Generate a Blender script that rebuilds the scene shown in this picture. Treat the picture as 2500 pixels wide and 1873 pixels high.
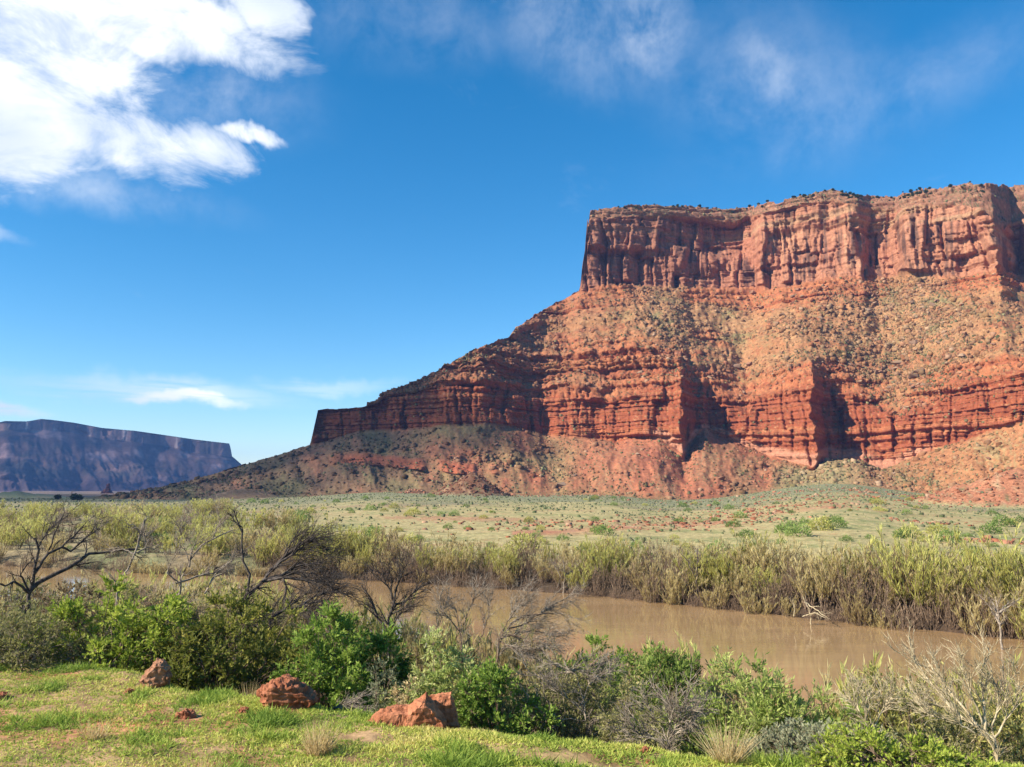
import bpy, math, time
import numpy as np
T0 = time.time()
for _o in list(bpy.data.objects): bpy.data.objects.remove(_o)
SC = bpy.context.scene
COL = SC.collection
R = math.radians

# ------------------------------------------------------------------ camera
F_PX = 2021.0            # focal length in photograph pixels (2500 x 1873)
PITCH = R(7.4)
H = 8.6                  # eye height above the river
cam = bpy.data.cameras.new('camera'); cam.sensor_width = 36.0; cam.lens = 36.0*F_PX/2500.0
cam.clip_start = 0.1; cam.clip_end = 60000
camo = bpy.data.objects.new('camera', cam); COL.objects.link(camo)
camo.location = (0, 0, H); camo.rotation_euler = (math.pi/2 + PITCH, 0, 0)
SC.camera = camo

# ------------------------------------------------------------------ light
SUN_AZ = R(-112.0)       # clockwise from +Y (the view direction): left, a little behind the camera
SUN_EL = R(33.0)
sun = bpy.data.lights.new('sun', 'SUN'); sun.energy = 5.0; sun.angle = R(0.53); sun.color = (1.0, 0.93, 0.82)
suno = bpy.data.objects.new('sun', sun); COL.objects.link(suno)
suno.location = (-300, -100, 400)
suno.rotation_euler = (math.pi/2 - SUN_EL, 0, -SUN_AZ + math.pi)
SC.view_settings.view_transform = 'Standard'; SC.view_settings.look = 'None'
SC.view_settings.gamma = 1.0; SC.view_settings.use_curve_mapping = False
SC.view_settings.exposure = 0.92
SC.render.film_transparent = False
SC.cycles.max_bounces = 6; SC.cycles.diffuse_bounces = 3; SC.cycles.glossy_bounces = 2
SC.cycles.transmission_bounces = 3; SC.cycles.volume_bounces = 0; SC.cycles.transparent_max_bounces = 8
SC.cycles.use_denoising = True

# ------------------------------------------------------------------ node helpers
class NT:
    def __init__(s, tree): s.t = tree; s.n = tree.nodes; s.l = tree.links
    def new(s, kind, **kw):
        n = s.n.new(kind)
        for k, v in kw.items(): setattr(n, k, v)
        return n
    def put(s, sock, v):
        if hasattr(v, 'links') or isinstance(v, bpy.types.NodeSocket): s.l.new(v, sock)
        else: sock.default_value = v
    def math(s, op, a, b=None, c=None, clamp=False):
        n = s.new('ShaderNodeMath', operation=op); n.use_clamp = clamp
        s.put(n.inputs[0], a)
        if b is not None: s.put(n.inputs[1], b)
        if c is not None: s.put(n.inputs[2], c)
        return n.outputs[0]
    def mix(s, f, a, b, mode='MIX'):
        n = s.new('ShaderNodeMix', data_type='RGBA', blend_type=mode)
        s.put(n.inputs[0], f); s.put(n.inputs[6], a); s.put(n.inputs[7], b)
        return n.outputs[2]
    def noise(s, vec, scale, detail=4.0, rough=0.55, dist=0.0, out=0):
        n = s.new('ShaderNodeTexNoise'); n.inputs['Scale'].default_value = scale
        n.inputs['Detail'].default_value = detail; n.inputs['Roughness'].default_value = rough
        n.inputs['Distortion'].default_value = dist
        if vec is not None: s.l.new(vec, n.inputs['Vector'])
        return n.outputs[out]
    def smooth(s, v, a, b, to0=0.0, to1=1.0):
        n = s.new('ShaderNodeMapRange', interpolation_type='SMOOTHSTEP')
        s.put(n.inputs[0], v); n.inputs[1].default_value = a; n.inputs[2].default_value = b
        n.inputs[3].default_value = to0; n.inputs[4].default_value = to1
        return n.outputs[0]
    def ramp(s, fac, stops):
        n = s.new('ShaderNodeValToRGB'); e = n.color_ramp.elements
        while len(e) < len(stops): e.new(0.5)
        for i, (p, c) in enumerate(stops): e[i].position = p; e[i].color = (*c, 1)
        s.put(n.inputs[0], fac); return n.outputs[0]

def dirpix(px, py):
    """direction of a photograph pixel -> azimuth (clockwise from +Y), elevation"""
    px = np.asarray(px, float); py = np.asarray(py, float)
    x = (px-1250.0)/F_PX; y = (936.5-py)/F_PX
    dy = np.cos(PITCH) - y*np.sin(PITCH); dz = np.sin(PITCH) + y*np.cos(PITCH)
    return np.arctan2(x, dy), np.arctan2(dz, np.hypot(x, dy))

# ------------------------------------------------------------------ world: clear sky with thin cloud
W = bpy.data.worlds.new('World'); SC.world = W; W.use_nodes = True
W.cycles.sampling_method = 'MANUAL'; W.cycles.sample_map_resolution = 256
w = NT(W.node_tree); W.node_tree.nodes.clear()
sky = w.new('ShaderNodeTexSky', sky_type='NISHITA'); sky.sun_disc = False
sky.sun_elevation = SUN_EL; sky.sun_rotation = SUN_AZ % (2*math.pi)
sky.altitude = 1300; sky.air_density = 1.0; sky.dust_density = 0.15; sky.ozone_density = 1.4
tc = w.new('ShaderNodeTexCoord'); sep = w.new('ShaderNodeSeparateXYZ'); w.l.new(tc.outputs['Generated'], sep.inputs[0])
DX, DY, DZ = sep.outputs
AZ = w.math('ARCTAN2', DX, DY); EL = w.math('ARCSINE', DZ)
comb = w.new('ShaderNodeCombineXYZ'); w.put(comb.inputs[0], AZ); w.put(comb.inputs[1], w.math('MULTIPLY', EL, 1.0))
AE = comb.outputs[0]
# warp the cloud domain with noise so that the edges tear and curl
wn = w.noise(AE, 5.5, 2.0, 0.6, out=1); wsep = w.new('ShaderNodeSeparateColor'); w.l.new(wn, wsep.inputs[0])
wf = w.noise(AE, 24.0, 3.0, 0.65, out=1); fsep = w.new('ShaderNodeSeparateColor'); w.l.new(wf, fsep.inputs[0])
U = w.math('ADD', AZ, w.math('ADD', w.math('MULTIPLY', w.math('SUBTRACT', wsep.outputs[0], 0.5), 0.07), w.math('MULTIPLY', w.math('SUBTRACT', fsep.outputs[0], 0.5), 0.030)))
V = w.math('ADD', EL, w.math('ADD', w.math('MULTIPLY', w.math('SUBTRACT', wsep.outputs[1], 0.5), 0.05), w.math('MULTIPLY', w.math('SUBTRACT', fsep.outputs[1], 0.5), 0.028)))
def blob(px, py, wx, wy, rot, soft0=1.0, soft1=0.35, amp=1.0):
    a, e = dirpix(px, py); a = float(a); e = float(e)
    c, s_ = math.cos(R(rot)), math.sin(R(rot))
    du = w.math('SUBTRACT', U, a); dv = w.math('SUBTRACT', V, e)
    p = w.math('ADD', w.math('MULTIPLY', du, c*F_PX/wx), w.math('MULTIPLY', dv, s_*F_PX/wx))
    q = w.math('ADD', w.math('MULTIPLY', du, -s_*F_PX/wy), w.math('MULTIPLY', dv, c*F_PX/wy))
    d = w.math('SQRT', w.math('ADD', w.math('MULTIPLY', p, p), w.math('MULTIPLY', q, q)))
    m = w.smooth(d, soft0, soft1)
    return w.math('MULTIPLY', m, amp) if amp != 1.0 else m
def umax(lst):
    r = lst[0]
    for x in lst[1:]: r = w.math('MAXIMUM', r, x)
    return r
thick = umax([blob(230, -20, 600, 135, -4, 1.05, 0.45), blob(20, 90, 430, 190, 0, 1.0, 0.4), blob(-500, 60, 620, 420, 0, 1.0, 0.5),
              blob(270, 330, 440, 120, -5, 1.05, 0.15), blob(-80, 310, 440, 150, 0, 1.0, 0.35), blob(600, 330, 130, 34, -4, 1.0, 0.2, 0.8), blob(660, 20, 170, 95, -6, 1.0, 0.3)])
amap = w.new('ShaderNodeMapping'); amap.inputs['Scale'].default_value = (1.0, 1.9, 1.0); amap.inputs['Rotation'].default_value = (0, 0, 0.15); w.l.new(AE, amap.inputs[0])
cn1 = w.noise(amap.outputs[0], 8.0, 6.0, 0.66, 0.5)
dens = w.math('SUBTRACT', w.math('MULTIPLY', thick, 1.80), w.math('MULTIPLY', w.smooth(cn1, 0.28, 0.70), 1.12))
dens = w.math('MULTIPLY', w.smooth(dens, -0.18, 1.55), 1.0)
wisp = umax([blob(1430, 45, 380, 190, -18, 1.15, 0.0, 0.32), blob(1580, 50, 170, 160, -30, 1.1, 0.0, 0.58), blob(1840, 190, 460, 200, -20, 1.15, 0.0, 0.18),
             blob(1880, 180, 100, 200, 35, 1.1, 0.0, 0.34), blob(2250, 210, 640, 110, 10, 1.15, 0.0, 0.16), blob(1000, 40, 460, 130, 0, 1.15, 0.0, 0.16),
             blob(130, 440, 460, 75, -4, 1.1, 0.0, 0.45), blob(480, 210, 380, 150, 0, 1.1, 0.0, 0.26)])
wdens = w.math('MULTIPLY', wisp, w.smooth(w.noise(AE, 9.0, 5.0, 0.68, 0.2), 0.26, 0.74))
# long flat streaks low over the horizon
smap = w.new('ShaderNodeMapping'); smap.inputs['Scale'].default_value = (3.0, 34.0, 1.0); w.l.new(AE, smap.inputs[0])
cn3 = w.noise(smap.outputs[0], 3.0, 3.0, 0.6)
strk = umax([blob(450, 967, 210, 26, -4, 1.0, 0.2, 1.0), blob(380, 945, 420, 44, -3, 1.0, 0.1, 0.45), blob(-20, 978, 130, 24, -3, 1.0, 0.1, 0.9), blob(-20, 552, 110, 24, -14, 1.0, 0.1, 0.3), blob(800, 940, 250, 26, 0, 1.0, 0.1, 0.3)])
sdens = w.math('MULTIPLY', strk, w.smooth(cn3, 0.25, 0.55))
cover = w.math('MAXIMUM', w.math('MAXIMUM', dens, wdens), sdens, clamp=True)
cshade = w.smooth(wsep.outputs[2], 0.35, 0.65)
hsv = w.new('ShaderNodeHueSaturation'); hsv.inputs['Hue'].default_value = 0.4945; hsv.inputs['Saturation'].default_value = 1.44; hsv.inputs['Value'].default_value = 0.86
w.l.new(sky.outputs[0], hsv.inputs['Color'])
ccol = w.mix(cshade, (3.7, 4.15, 4.9, 1), (6.0, 6.05, 6.1, 1))
skyc = w.mix(cover, hsv.outputs[0], ccol)
bg = w.new('ShaderNodeBackground'); bg.inputs['Strength'].default_value = 0.12; w.l.new(skyc, bg.inputs[0])
wo = w.new('ShaderNodeOutputWorld'); w.l.new(bg.outputs[0], wo.inputs[0])

# ------------------------------------------------------------------ numpy noise
_rng = np.random.default_rng(7)
_perm = _rng.permutation(256); _perm = np.concatenate([_perm, _perm, _perm]).astype(np.int32)
_g = _rng.normal(size=(256, 3)); _g /= np.linalg.norm(_g, axis=1)[:, None]; _g = _g.astype(np.float32)
def perlin(x, y, z=0.0):
    x = np.asarray(x, np.float32); y = np.asarray(y, np.float32)
    x, y, z = np.broadcast_arrays(x, y, np.asarray(z, np.float32))
    xi = np.floor(x).astype(np.int32); yi = np.floor(y).astype(np.int32); zi = np.floor(z).astype(np.int32)
    xf = x-xi; yf = y-yi; zf = z-zi
    u = xf*xf*xf*(xf*(xf*6-15)+10); v = yf*yf*yf*(yf*(yf*6-15)+10); t = zf*zf*zf*(zf*(zf*6-15)+10)
    X = xi & 255; Y = yi & 255; Z = zi & 255
    def gr(a, b, c):
        h = _perm[_perm[_perm[X+a]+Y+b]+Z+c]; g = _g[h]
        return g[..., 0]*(xf-a) + g[..., 1]*(yf-b) + g[..., 2]*(zf-c)
    def lp(a, b, k): return a + k*(b-a)
    return lp(lp(lp(gr(0,0,0), gr(1,0,0), u), lp(gr(0,1,0), gr(1,1,0), u), v),
              lp(lp(gr(0,0,1), gr(1,0,1), u), lp(gr(0,1,1), gr(1,1,1), u), v), t)*1.6
def fbm(x, y, z=0.0, o=4, gain=0.5, lac=2.03):
    s = 0; a = 1.0; n = 0
    for k in range(o):
        s = s + a*perlin(np.asarray(x)*lac**k + 17.3*k, np.asarray(y)*lac**k - 9.1*k, np.asarray(z)*lac**k + 3.7*k)
        n += a; a *= gain
    return s/n
def h01(*ids):
    """hash of integer ids -> 0..1"""
    h = np.uint32(2166136261)
    with np.errstate(over='ignore'):
        for i in ids:
            h = (np.uint32(h) ^ np.asarray(i).astype(np.int64).astype(np.uint32)) * np.uint32(16777619)
            h = h ^ (h >> np.uint32(15)); h = h * np.uint32(2246822519)
        h = h ^ (h >> np.uint32(13))
    return (h & np.uint32(0xFFFFFF)).astype(np.float32)/np.float32(0xFFFFFF)
def sstep(x, a, b):
    t = np.clip((np.asarray(x, float)-a)/(b-a), 0, 1); return t*t*(3-2*t)
def lerp(a, b, t): return a + (b-a)*t

# ------------------------------------------------------------------ mesh / object helpers
def mesh_np(name, V, Fq, mat=None, smooth=True, attrs=None, sharp=None):
    """V (n,3), Fq (m,3) or (m,4) -> mesh; attrs: {name: ('FLOAT'|'FLOAT_COLOR', per-vertex array)}"""
    me = bpy.data.meshes.new(name)
    V = np.asarray(V, np.float32); Fq = np.asarray(Fq, np.int32); k = Fq.shape[1]
    me.vertices.add(len(V)); me.vertices.foreach_set('co', V.ravel())
    me.loops.add(Fq.size); me.loops.foreach_set('vertex_index', Fq.ravel())
    me.polygons.add(len(Fq)); me.polygons.foreach_set('loop_start', np.arange(len(Fq), dtype=np.int32)*k)
    me.update(calc_edges=True)
    if smooth: me.polygons.foreach_set('use_smooth', np.ones(len(Fq), bool))
    if attrs:
        for an, (ty, a) in attrs.items():
            at = me.attributes.new(an, ty, 'POINT')
            a = np.asarray(a, np.float32)
            if ty == 'FLOAT_COLOR':
                if a.shape[1] == 3: a = np.concatenate([a, np.ones((len(a), 1), np.float32)], 1)
                at.data.foreach_set('color', a.ravel())
            else: at.data.foreach_set('value', a.ravel())
    if mat: me.materials.append(mat)
    me.validate(); return me
def grid_faces(nr, nc):
    i = np.arange(nr*nc).reshape(nr, nc)
    return np.stack([i[:-1, :-1], i[:-1, 1:], i[1:, 1:], i[1:, :-1]], -1).reshape(-1, 4)
def obj(name, me, parent=None, loc=None, rot=None, scale=None):
    o = bpy.data.objects.new(name, me); COL.objects.link(o)
    if loc is not None: o.location = loc
    if rot is not None: o.rotation_euler = rot
    if scale is not None: o.scale = scale
    if parent: o.parent = parent
    return o
def tag(o, label=None, cat=None, group=None, kind=None):
    if label: o['label'] = label
    if cat: o['category'] = cat
    if group: o['group'] = group
    if kind: o['kind'] = kind
    return o
def empty(name, loc=(0, 0, 0), rz=0.0, sc=1.0):
    o = bpy.data.objects.new(name, None); COL.objects.link(o); o.empty_display_size = 0.2
    o.location = loc; o.rotation_euler = (0, 0, rz); o.scale = (sc, sc, sc) if np.isscalar(sc) else sc
    return o

# ------------------------------------------------------------------ materials
def mat_earth(name, fine=0.6, bump=0.5, bscale=1.0, rough=0.95, amt=0.45):
    m = bpy.data.materials.new(name); m.use_nodes = True; t = NT(m.node_tree)
    b = t.n['Principled BSDF']; b.inputs['Roughness'].default_value = rough; b.inputs['Specular IOR Level'].default_value = 0.12
    a = t.new('ShaderNodeAttribute', attribute_name='Col'); g = t.new('ShaderNodeNewGeometry')
    n1 = t.noise(g.outputs['Position'], fine, 6.0, 0.65); n2 = t.noise(g.outputs['Position'], fine*5, 4.0, 0.7)
    v = t.math('MULTIPLY', t.smooth(n1, 0.25, 0.75, 1-amt, 1+amt), t.smooth(n2, 0.25, 0.75, 1-amt*0.7, 1+amt*0.7))
    c = t.new('ShaderNodeVectorMath', operation='SCALE'); t.l.new(a.outputs['Color'], c.inputs[0]); t.put(c.inputs['Scale'], v)
    t.l.new(c.outputs[0], b.inputs['Base Color'])
    bp = t.new('ShaderNodeBump'); bp.inputs['Strength'].default_value = bump; bp.inputs['Distance'].default_value = bscale
    t.l.new(t.math('ADD', n1, t.math('MULTIPLY', n2, 0.5)), bp.inputs['Height']); t.l.new(bp.outputs[0], b.inputs['Normal'])
    return m
# ------------------------------------------------------------------ terrain functions
def curve(pts, col=1):
    """keypoints in photograph pixels (px, py) -> azimuths, elevations (sorted)"""
    p = np.array(pts, float); a, e = dirpix(p[:, 0], p[:, 1]); i = np.argsort(a, kind='stable'); return a[i], e[i]
def az_of(px, py=1200.0): return dirpix(px, py)[0]
def tab(pts, py=1150.0):
    p = np.array(pts, float); a = az_of(p[:, 0], py); return a, p[:, 1]

BASE = curve([(-900,1216),(0,1217),(150,1217),(270,1218),(420,1221),(700,1216),(845,1206),(917,1201),(1044,1204),(1150,1206),(1366,1210),(1500,1206),(1590,1222),(1703,1222),(1816,1209),(1862,1201),(1952,1186),(2060,1176),(2155,1192),(2241,1206),(2359,1214),(2404,1216),(2500,1222),(3300,1226)])
RB = tab([(-900,600),(230,560),(420,520),(700,480),(917,480),(1044,478),(1366,470),(1500,464),(1590,450),(1700,455),(1816,478),(1952,492),(2155,490),(2241,470),(2359,455),(2500,430),(3300,400)], 1210)
_ga = np.linspace(R(-75), R(60), 1400); _gk = np.exp(-0.5*((np.arange(-60, 61)*(_ga[1]-_ga[0]))/R(1.3))**2); _gk /= _gk.sum()
def smooth_curve(xa, ya, k=_gk):
    v = np.interp(_ga, xa, ya); return _ga, np.convolve(np.pad(v, 60, mode='edge'), k, 'valid')
RBs = smooth_curve(*RB); BASEs = smooth_curve(*BASE)
def r_base(a): return np.interp(a, *RBs)
def z_base(a):
    return H + r_base(a)*np.tan(np.interp(a, *BASEs))

def wpt(px, py, z):
    a, e = dirpix(px, py); r = (z-H)/np.tan(e); return r*np.sin(a), r*np.cos(a)
# river edges as radius over azimuth
FARP = np.array([(-900,1352),(-200,1374),(60,1384),(250,1392),(380,1402),(570,1406),(700,1409),(850,1415),(1000,1424),(1100,1430),(1400,1451),(1700,1481),(2000,1513),(2200,1532),(2500,1562),(3300,1640)], float)
_a, _e = dirpix(FARP[:, 0], FARP[:, 1]); RFAR = (_a, -H/np.tan(_e))
RNEAR = tab([(-900,68),(0,63),(150,61),(300,66),(600,62),(800,52),(950,44),(1250,36),(1700,31),(2100,29),(2500,27),(3300,24)], 1450)
EDGE = np.array([(-700,1600),(0,1622),(130,1620),(280,1642),(360,1655),(470,1682),(560,1694),(700,1712),(800,1742),(900,1752),(1000,1770),(1100,1782),(1250,1796),(1400,1812),(1600,1826),(1700,1848),(1900,1862),(2200,1866),(2500,1880),(3000,1880)], float)
ZG = 5.1
_a, _e = dirpix(EDGE[:, 0], EDGE[:, 1]); REDGE = (_a, (ZG-H)/np.tan(_e))
def floor_z(a, r):
    """valley floor beyond the river: rises gently to the foot of the butte"""
    rb = r_base(a); zb = z_base(a); rf = np.interp(a, *RFAR)
    t = np.clip((r-rf)/(rb-rf), 0, 1)
    z = 1.45 + (zb-1.45)*(0.75*t + 0.25*t**2.2)
    z = np.where(r > rb, zb - np.minimum((r-rb)*0.03, 2.0), z)
    return z
def az_r(x, y): return np.arctan2(x, y), np.hypot(x, y)
MOUND = [(1152, 1226, 436, 21.0, 12.5), (2490, 1268, 330, 34.0, 13.0), (1010, 1217, 462, 10, 2.5), (590, 1216, 492, 26, 6.0), (40, 1222, 640, 60, 6.0)]
def ground_z(x, y, detail=True):
    x = np.asarray(x, float); y = np.asarray(y, float)
    a, r = az_r(x, y)
    rn = np.interp(a, *RNEAR); rf = np.interp(a, *RFAR); re = np.interp(a, *REDGE)
    re = re + 0.35*perlin(x*0.45, y*0.45, 3.0)
    zg = ZG + np.where(r < 9, (9-r)*0.2, 0) + 0.10*fbm(x*0.35, y*0.35, 1.0, 3) + 0.035*perlin(x*1.7, y*1.7, 5.0)
    # near bank: short steep drop past the grass, then down to the water
    zb0 = zg - 1.0*sstep(r-re, -0.1, 2.2)
    k = np.clip((r-re)/np.maximum(rn-re, 1), 0, 1)
    zn = zb0 - (ZG-1.0+0.5)*(0.35*k + 0.65*k**1.5) + sstep(k, 0.0, 0.15)*0.25*fbm(x*0.3, y*0.3, 2.0, 3)
    bed = -0.55 - 0.8*np.sin(np.pi*np.clip((r-rn)/np.maximum(rf-rn, 1), 0, 1))
    zf = floor_z(a, r)
    rfw = rf + 0.8*perlin(x*0.13, y*0.13, 9.0) + 0.3*perlin(x*0.5, y*0.5, 9.0)
    up = sstep(r-rfw, -0.3, 0.9)
    far = lerp(-0.6, zf, up) - 0.75*up*(1-sstep(r-rfw, 1.0, 6.0))
    zfl = far + sstep(r-rf, 3, 40)*(0.32*fbm(x*0.05, y*0.05, 4.0, 3) + 0.10*perlin(x*0.33, y*0.33, 6.0))
    mid = 0.5*(rn+rf)
    z = np.where(r < re-0.1, zg, np.where(r < rn, zn, np.where(r < mid, np.minimum(bed, zn), zfl)))
    for (px, py, rr, wd, ht) in MOUND:
        aa = float(az_of(px, py)); mx, my = rr*math.sin(aa), rr*math.cos(aa)
        d = np.hypot(x-mx, y-my)/wd
        lump = np.clip(1.0-d, 0, 1)**1.1
        z = z + ht*lump*(1+0.35*fbm(x*0.09, y*0.09, 11.0, 3)) + np.where(lump > 0, 0.9*fbm(x*0.35, y*0.35, 2.5, 3)*np.minimum(lump*4, 1), 0)
    far2 = sstep(r, 650, 1500)
    z = z*(1-far2) + far2*(3.0 + 8.0*fbm(x*0.0016, y*0.0016, 8.0, 4) + (r-650)*0.0012)
    # behind the viewer the road embankment simply goes on
    back = sstep(-y, -2, 8)
    return z*(1-back) + back*(ZG + 1.6 + 0.15*fbm(x*0.1, y*0.1, 0.0, 3))

def noisecol(base, *mixes):
    c = np.array(base, float)[None, :]*np.ones((len(mixes[0][1]), 1)) if mixes else np.array(base)
    for col, m in mixes: c = c + (np.array(col, float)[None, :]-c)*np.clip(m, 0, 1)[:, None]
    return c

def build_ground():
    az = np.concatenate([np.linspace(-180, -44, 30, endpoint=False), np.linspace(-44, 44, 410), np.linspace(44, 180, 31)[1:]])*math.pi/180
    rr = np.concatenate([[0.3, 1, 2, 3.5, 5, 6.5, 8], np.arange(9, 36, 0.34), np.arange(36, 92, 0.6), np.arange(92, 160, 1.1), np.arange(160, 560, 3.2), np.geomspace(560, 7000, 40)])
    A, Rr = np.meshgrid(az, rr)
    x = Rr*np.sin(A); y = Rr*np.cos(A); z = ground_z(x, y)
    xf, yf, zf, af, rf_ = [v.ravel() for v in (x, y, z, A, Rr)]
    re = np.interp(af, *REDGE); rn = np.interp(af, *RNEAR); rf = np.interp(af, *RFAR); rb = r_base(af)
    n1 = fbm(xf*0.08, yf*0.08, 1.0, 4); n2 = fbm(xf*0.35, yf*0.35, 2.0, 4); n3 = fbm(xf*0.02, yf*0.02, 7.0, 4); n4 = fbm(xf*1.3, yf*1.3, 4.0, 3)
    c = noisecol((0.33, 0.205, 0.10), ((0.42, 0.17, 0.085), sstep(n2+0.5*n4, 0.0, 0.4)), ((0.26, 0.23, 0.08), sstep(n1, 0.0, 0.4)*0.6))
    bank = sstep(rf_-re, -0.2, 0.6)
    cb = noisecol((0.22, 0.155, 0.10), ((0.13, 0.12, 0.06), sstep(n2, -0.1, 0.35)), ((0.20, 0.10, 0.06), sstep(n1, 0.1, 0.4)))
    c = lerp(c, cb, bank[:, None])
    wet = sstep(rf_-rn, -3.5, -0.5)
    c = lerp(c, np.array((0.15, 0.088, 0.055))[None], (wet*(rf_ < (rn+rf)/2))[:, None])
    # valley floor: pale dry grass, sage grey-green further out, red soil in patches
    d = (rf_-rf)/(rb-rf)
    cf = noisecol((0.40, 0.32, 0.145), ((0.25, 0.24, 0.095), sstep(n1+0.8*n2+0.4*n4, -0.05, 0.35)), ((0.40, 0.195, 0.105), sstep(n3+0.7*n2+0.3*n4, 0.05, 0.45)*0.75), ((0.20, 0.205, 0.115), sstep(d+0.35*n3, 0.45, 0.75)*0.85))
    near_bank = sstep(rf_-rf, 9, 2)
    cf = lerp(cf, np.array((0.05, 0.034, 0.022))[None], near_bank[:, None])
    # left-hand scrub flat is browner and duskier
    left = sstep(af, R(-8), R(-20))
    cf = lerp(cf, noisecol((0.26, 0.20, 0.11), ((0.19, 0.20, 0.09), sstep(n1, -0.1, 0.3))), (0.7*left)[:, None])
    # red wash that winds out over the flats, and rubble
    wz = np.array([(1250,1302),(1400,1296),(1560,1288),(1650,1284),(1740,1278),(1800,1262),(1860,1254),(1950,1247),(2060,1236),(2150,1190)], float)
    wa, we = dirpix(wz[:, 0], wz[:, 1])
    wzr = []
    for q, e in zip(wa, we):
        rs = np.linspace(90, 520, 900); zz = floor_z(np.full(900, q), rs); el = np.arctan2(zz-H, rs); wzr.append(rs[np.argmin(np.abs(el-e))])
    wr = np.interp(af, wa, np.array(wzr), left=-999, right=-999)
    wash = np.exp(-((rf_-wr-14*n3)/9.0)**2)*(wr > 0)*sstep(n2+n1, -0.5, 0.25)
    cf = lerp(cf, noisecol((0.42, 0.165, 0.09), ((0.47, 0.25, 0.15), sstep(n2, 0, 0.4))), (wash*0.9)[:, None])
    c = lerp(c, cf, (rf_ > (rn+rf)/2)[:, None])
    bedm = (zf < 0.15) & (rf_ > rn-3)
    c[bedm] = (0.075, 0.047, 0.03)
    for (px, py, rr_, wd, ht) in MOUND[:4]:
        aa = float(az_of(px, py)); mx, my = rr_*math.sin(aa), rr_*math.cos(aa)
        m = sstep(1-np.hypot(xf-mx, yf-my)/wd, 0.0, 0.15)
        col = {2490: (0.36, 0.145, 0.075), 590: (0.15, 0.095, 0.055)}.get(px, (0.15, 0.068, 0.036))
        c = lerp(c, noisecol(col, ((0.36, 0.22, 0.12), sstep(n2, 0.1, 0.4)), ((0.16, 0.13, 0.06), sstep(-n2, 0.15, 0.4))), m[:, None])
    fr = sstep(rf_, 620, 1100)
    c = lerp(c, noisecol((0.20, 0.13, 0.09), ((0.12, 0.10, 0.07), sstep(n3, -0.1, 0.3)), ((0.15, 0.11, 0.08), sstep(fbm(xf*0.002, yf*0.009, 3.0, 4), 0.12, 0.3))), fr[:, None])
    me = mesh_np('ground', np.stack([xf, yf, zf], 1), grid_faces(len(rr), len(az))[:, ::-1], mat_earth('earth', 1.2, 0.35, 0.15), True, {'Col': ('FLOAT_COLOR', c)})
    tag(obj('ground', me), kind='structure')
build_ground()

def build_river():
    a = np.linspace(R(-62), R(52), 160); rows = np.linspace(0, 1, 60)
    rn = np.interp(a, *RNEAR) - 4.0; rf = np.interp(a, *RFAR) + 4.0
    rr = rn[None] + (rf-rn)[None]*rows[:, None]
    x = rr*np.sin(a)[None]; y = rr*np.cos(a)[None]
    m = bpy.data.materials.new('muddy_water'); m.use_nodes = True; t = NT(m.node_tree); b = t.n['Principled BSDF']
    g = t.new('ShaderNodeNewGeometry'); mp = t.new('ShaderNodeMapping'); mp.inputs['Scale'].default_value = (0.5, 1.6, 1); t.l.new(g.outputs['Position'], mp.inputs[0])
    n = t.noise(mp.outputs[0], 0.9, 5.0, 0.6); n2 = t.noise(mp.outputs[0], 0.12, 4.0, 0.6)
    t.l.new(t.mix(t.smooth(n2, 0.3, 0.7), (0.32, 0.195, 0.090, 1), (0.40, 0.250, 0.120, 1)), b.inputs['Base Color'])
    b.inputs['Roughness'].default_value = 0.025; b.inputs['IOR'].default_value = 1.45; b.inputs['Specular IOR Level'].default_value = 0.5
    bp = t.new('ShaderNodeBump'); bp.inputs['Strength'].default_value = 0.028; bp.inputs['Distance'].default_value = 0.25
    t.l.new(n, bp.inputs['Height']); t.l.new(bp.outputs[0], b.inputs['Normal'])
    me = mesh_np('river', np.stack([x.ravel(), y.ravel(), np.zeros(x.size)], 1), grid_faces(60, 160)[:, ::-1], m, True)
    tag(obj('river', me), kind='structure')
build_river()

# ------------------------------------------------------------------ the butte
SKY_L = [(232,1216),(270,1214),(340,1201),(400,1188),(470,1172),(540,1152),(590,1138),(640,1123),(690,1108),(735,1094),(757,1086),(763,1062),(770,1030),(776,1002),(800,1000),(830,998),(863,996),(890,990),(917,981),(926,977),(931,961),(953,954),(990,941),(1026,927),(1055,912),(1091,891),(1135,868),(1170,851),(1207,835),(1243,822),(1254,808),(1280,786),(1320,765),(1361,740),(1393,724),(1412,714),
         (1417,699),(1421,656),(1428,610),(1437,556),(1434.5,535),(1440,520),(1455,513),(1480,509),(1525,506),(1580,504),(1640,505),(1700,510),(1785,515),(1820,511),(1853,504),(1885,497),(1921,490),(1980,474),(2034,468),(2090,474),(2147,479),(2190,480),(2215,475),(2250,468),(2300,462),(2330,452),(2352,447),(2380,450),(2440,454),(2500,457),(3300,450)]
C1_P = [(1412,714),(1436,545),(1442,535),(1525,527),(1640,526),(1700,532),(1785,540),(1850,522),(1920,506),(1968,494),(2034,490),(2080,503),(2130,512),(2183,514),(2260,506),(2350,500),(2400,520),(2440,560),(2500,540),(3300,520)]
C0_P = [(1412,715),(1440,708),(1472,699),(1519,692),(1583,696),(1652,701),(1694,701),(1741,706),(1836,708),(1868,705),(1938,690),(2000,680),(2056,673),(2100,679),(2130,681),(2218,674),(2351,671),(2410,662),(2454,657),(2500,662),(3300,670)]
L1_P = [(757,1086),(776,1003),(931,975),(953,965),(1040,950),(1110,940),(1153,935),(1207,945),(1300,968),(1424,975),(1500,985),(1600,950),(1663,930),(1700,950),(1753,978),(1825,1012),(1839,990),(1900,968),(1975,948),(2000,946),(2065,962),(2142,998),(2187,1024),(2268,999),(2359,945),(2500,912),(3300,880)]
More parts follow.
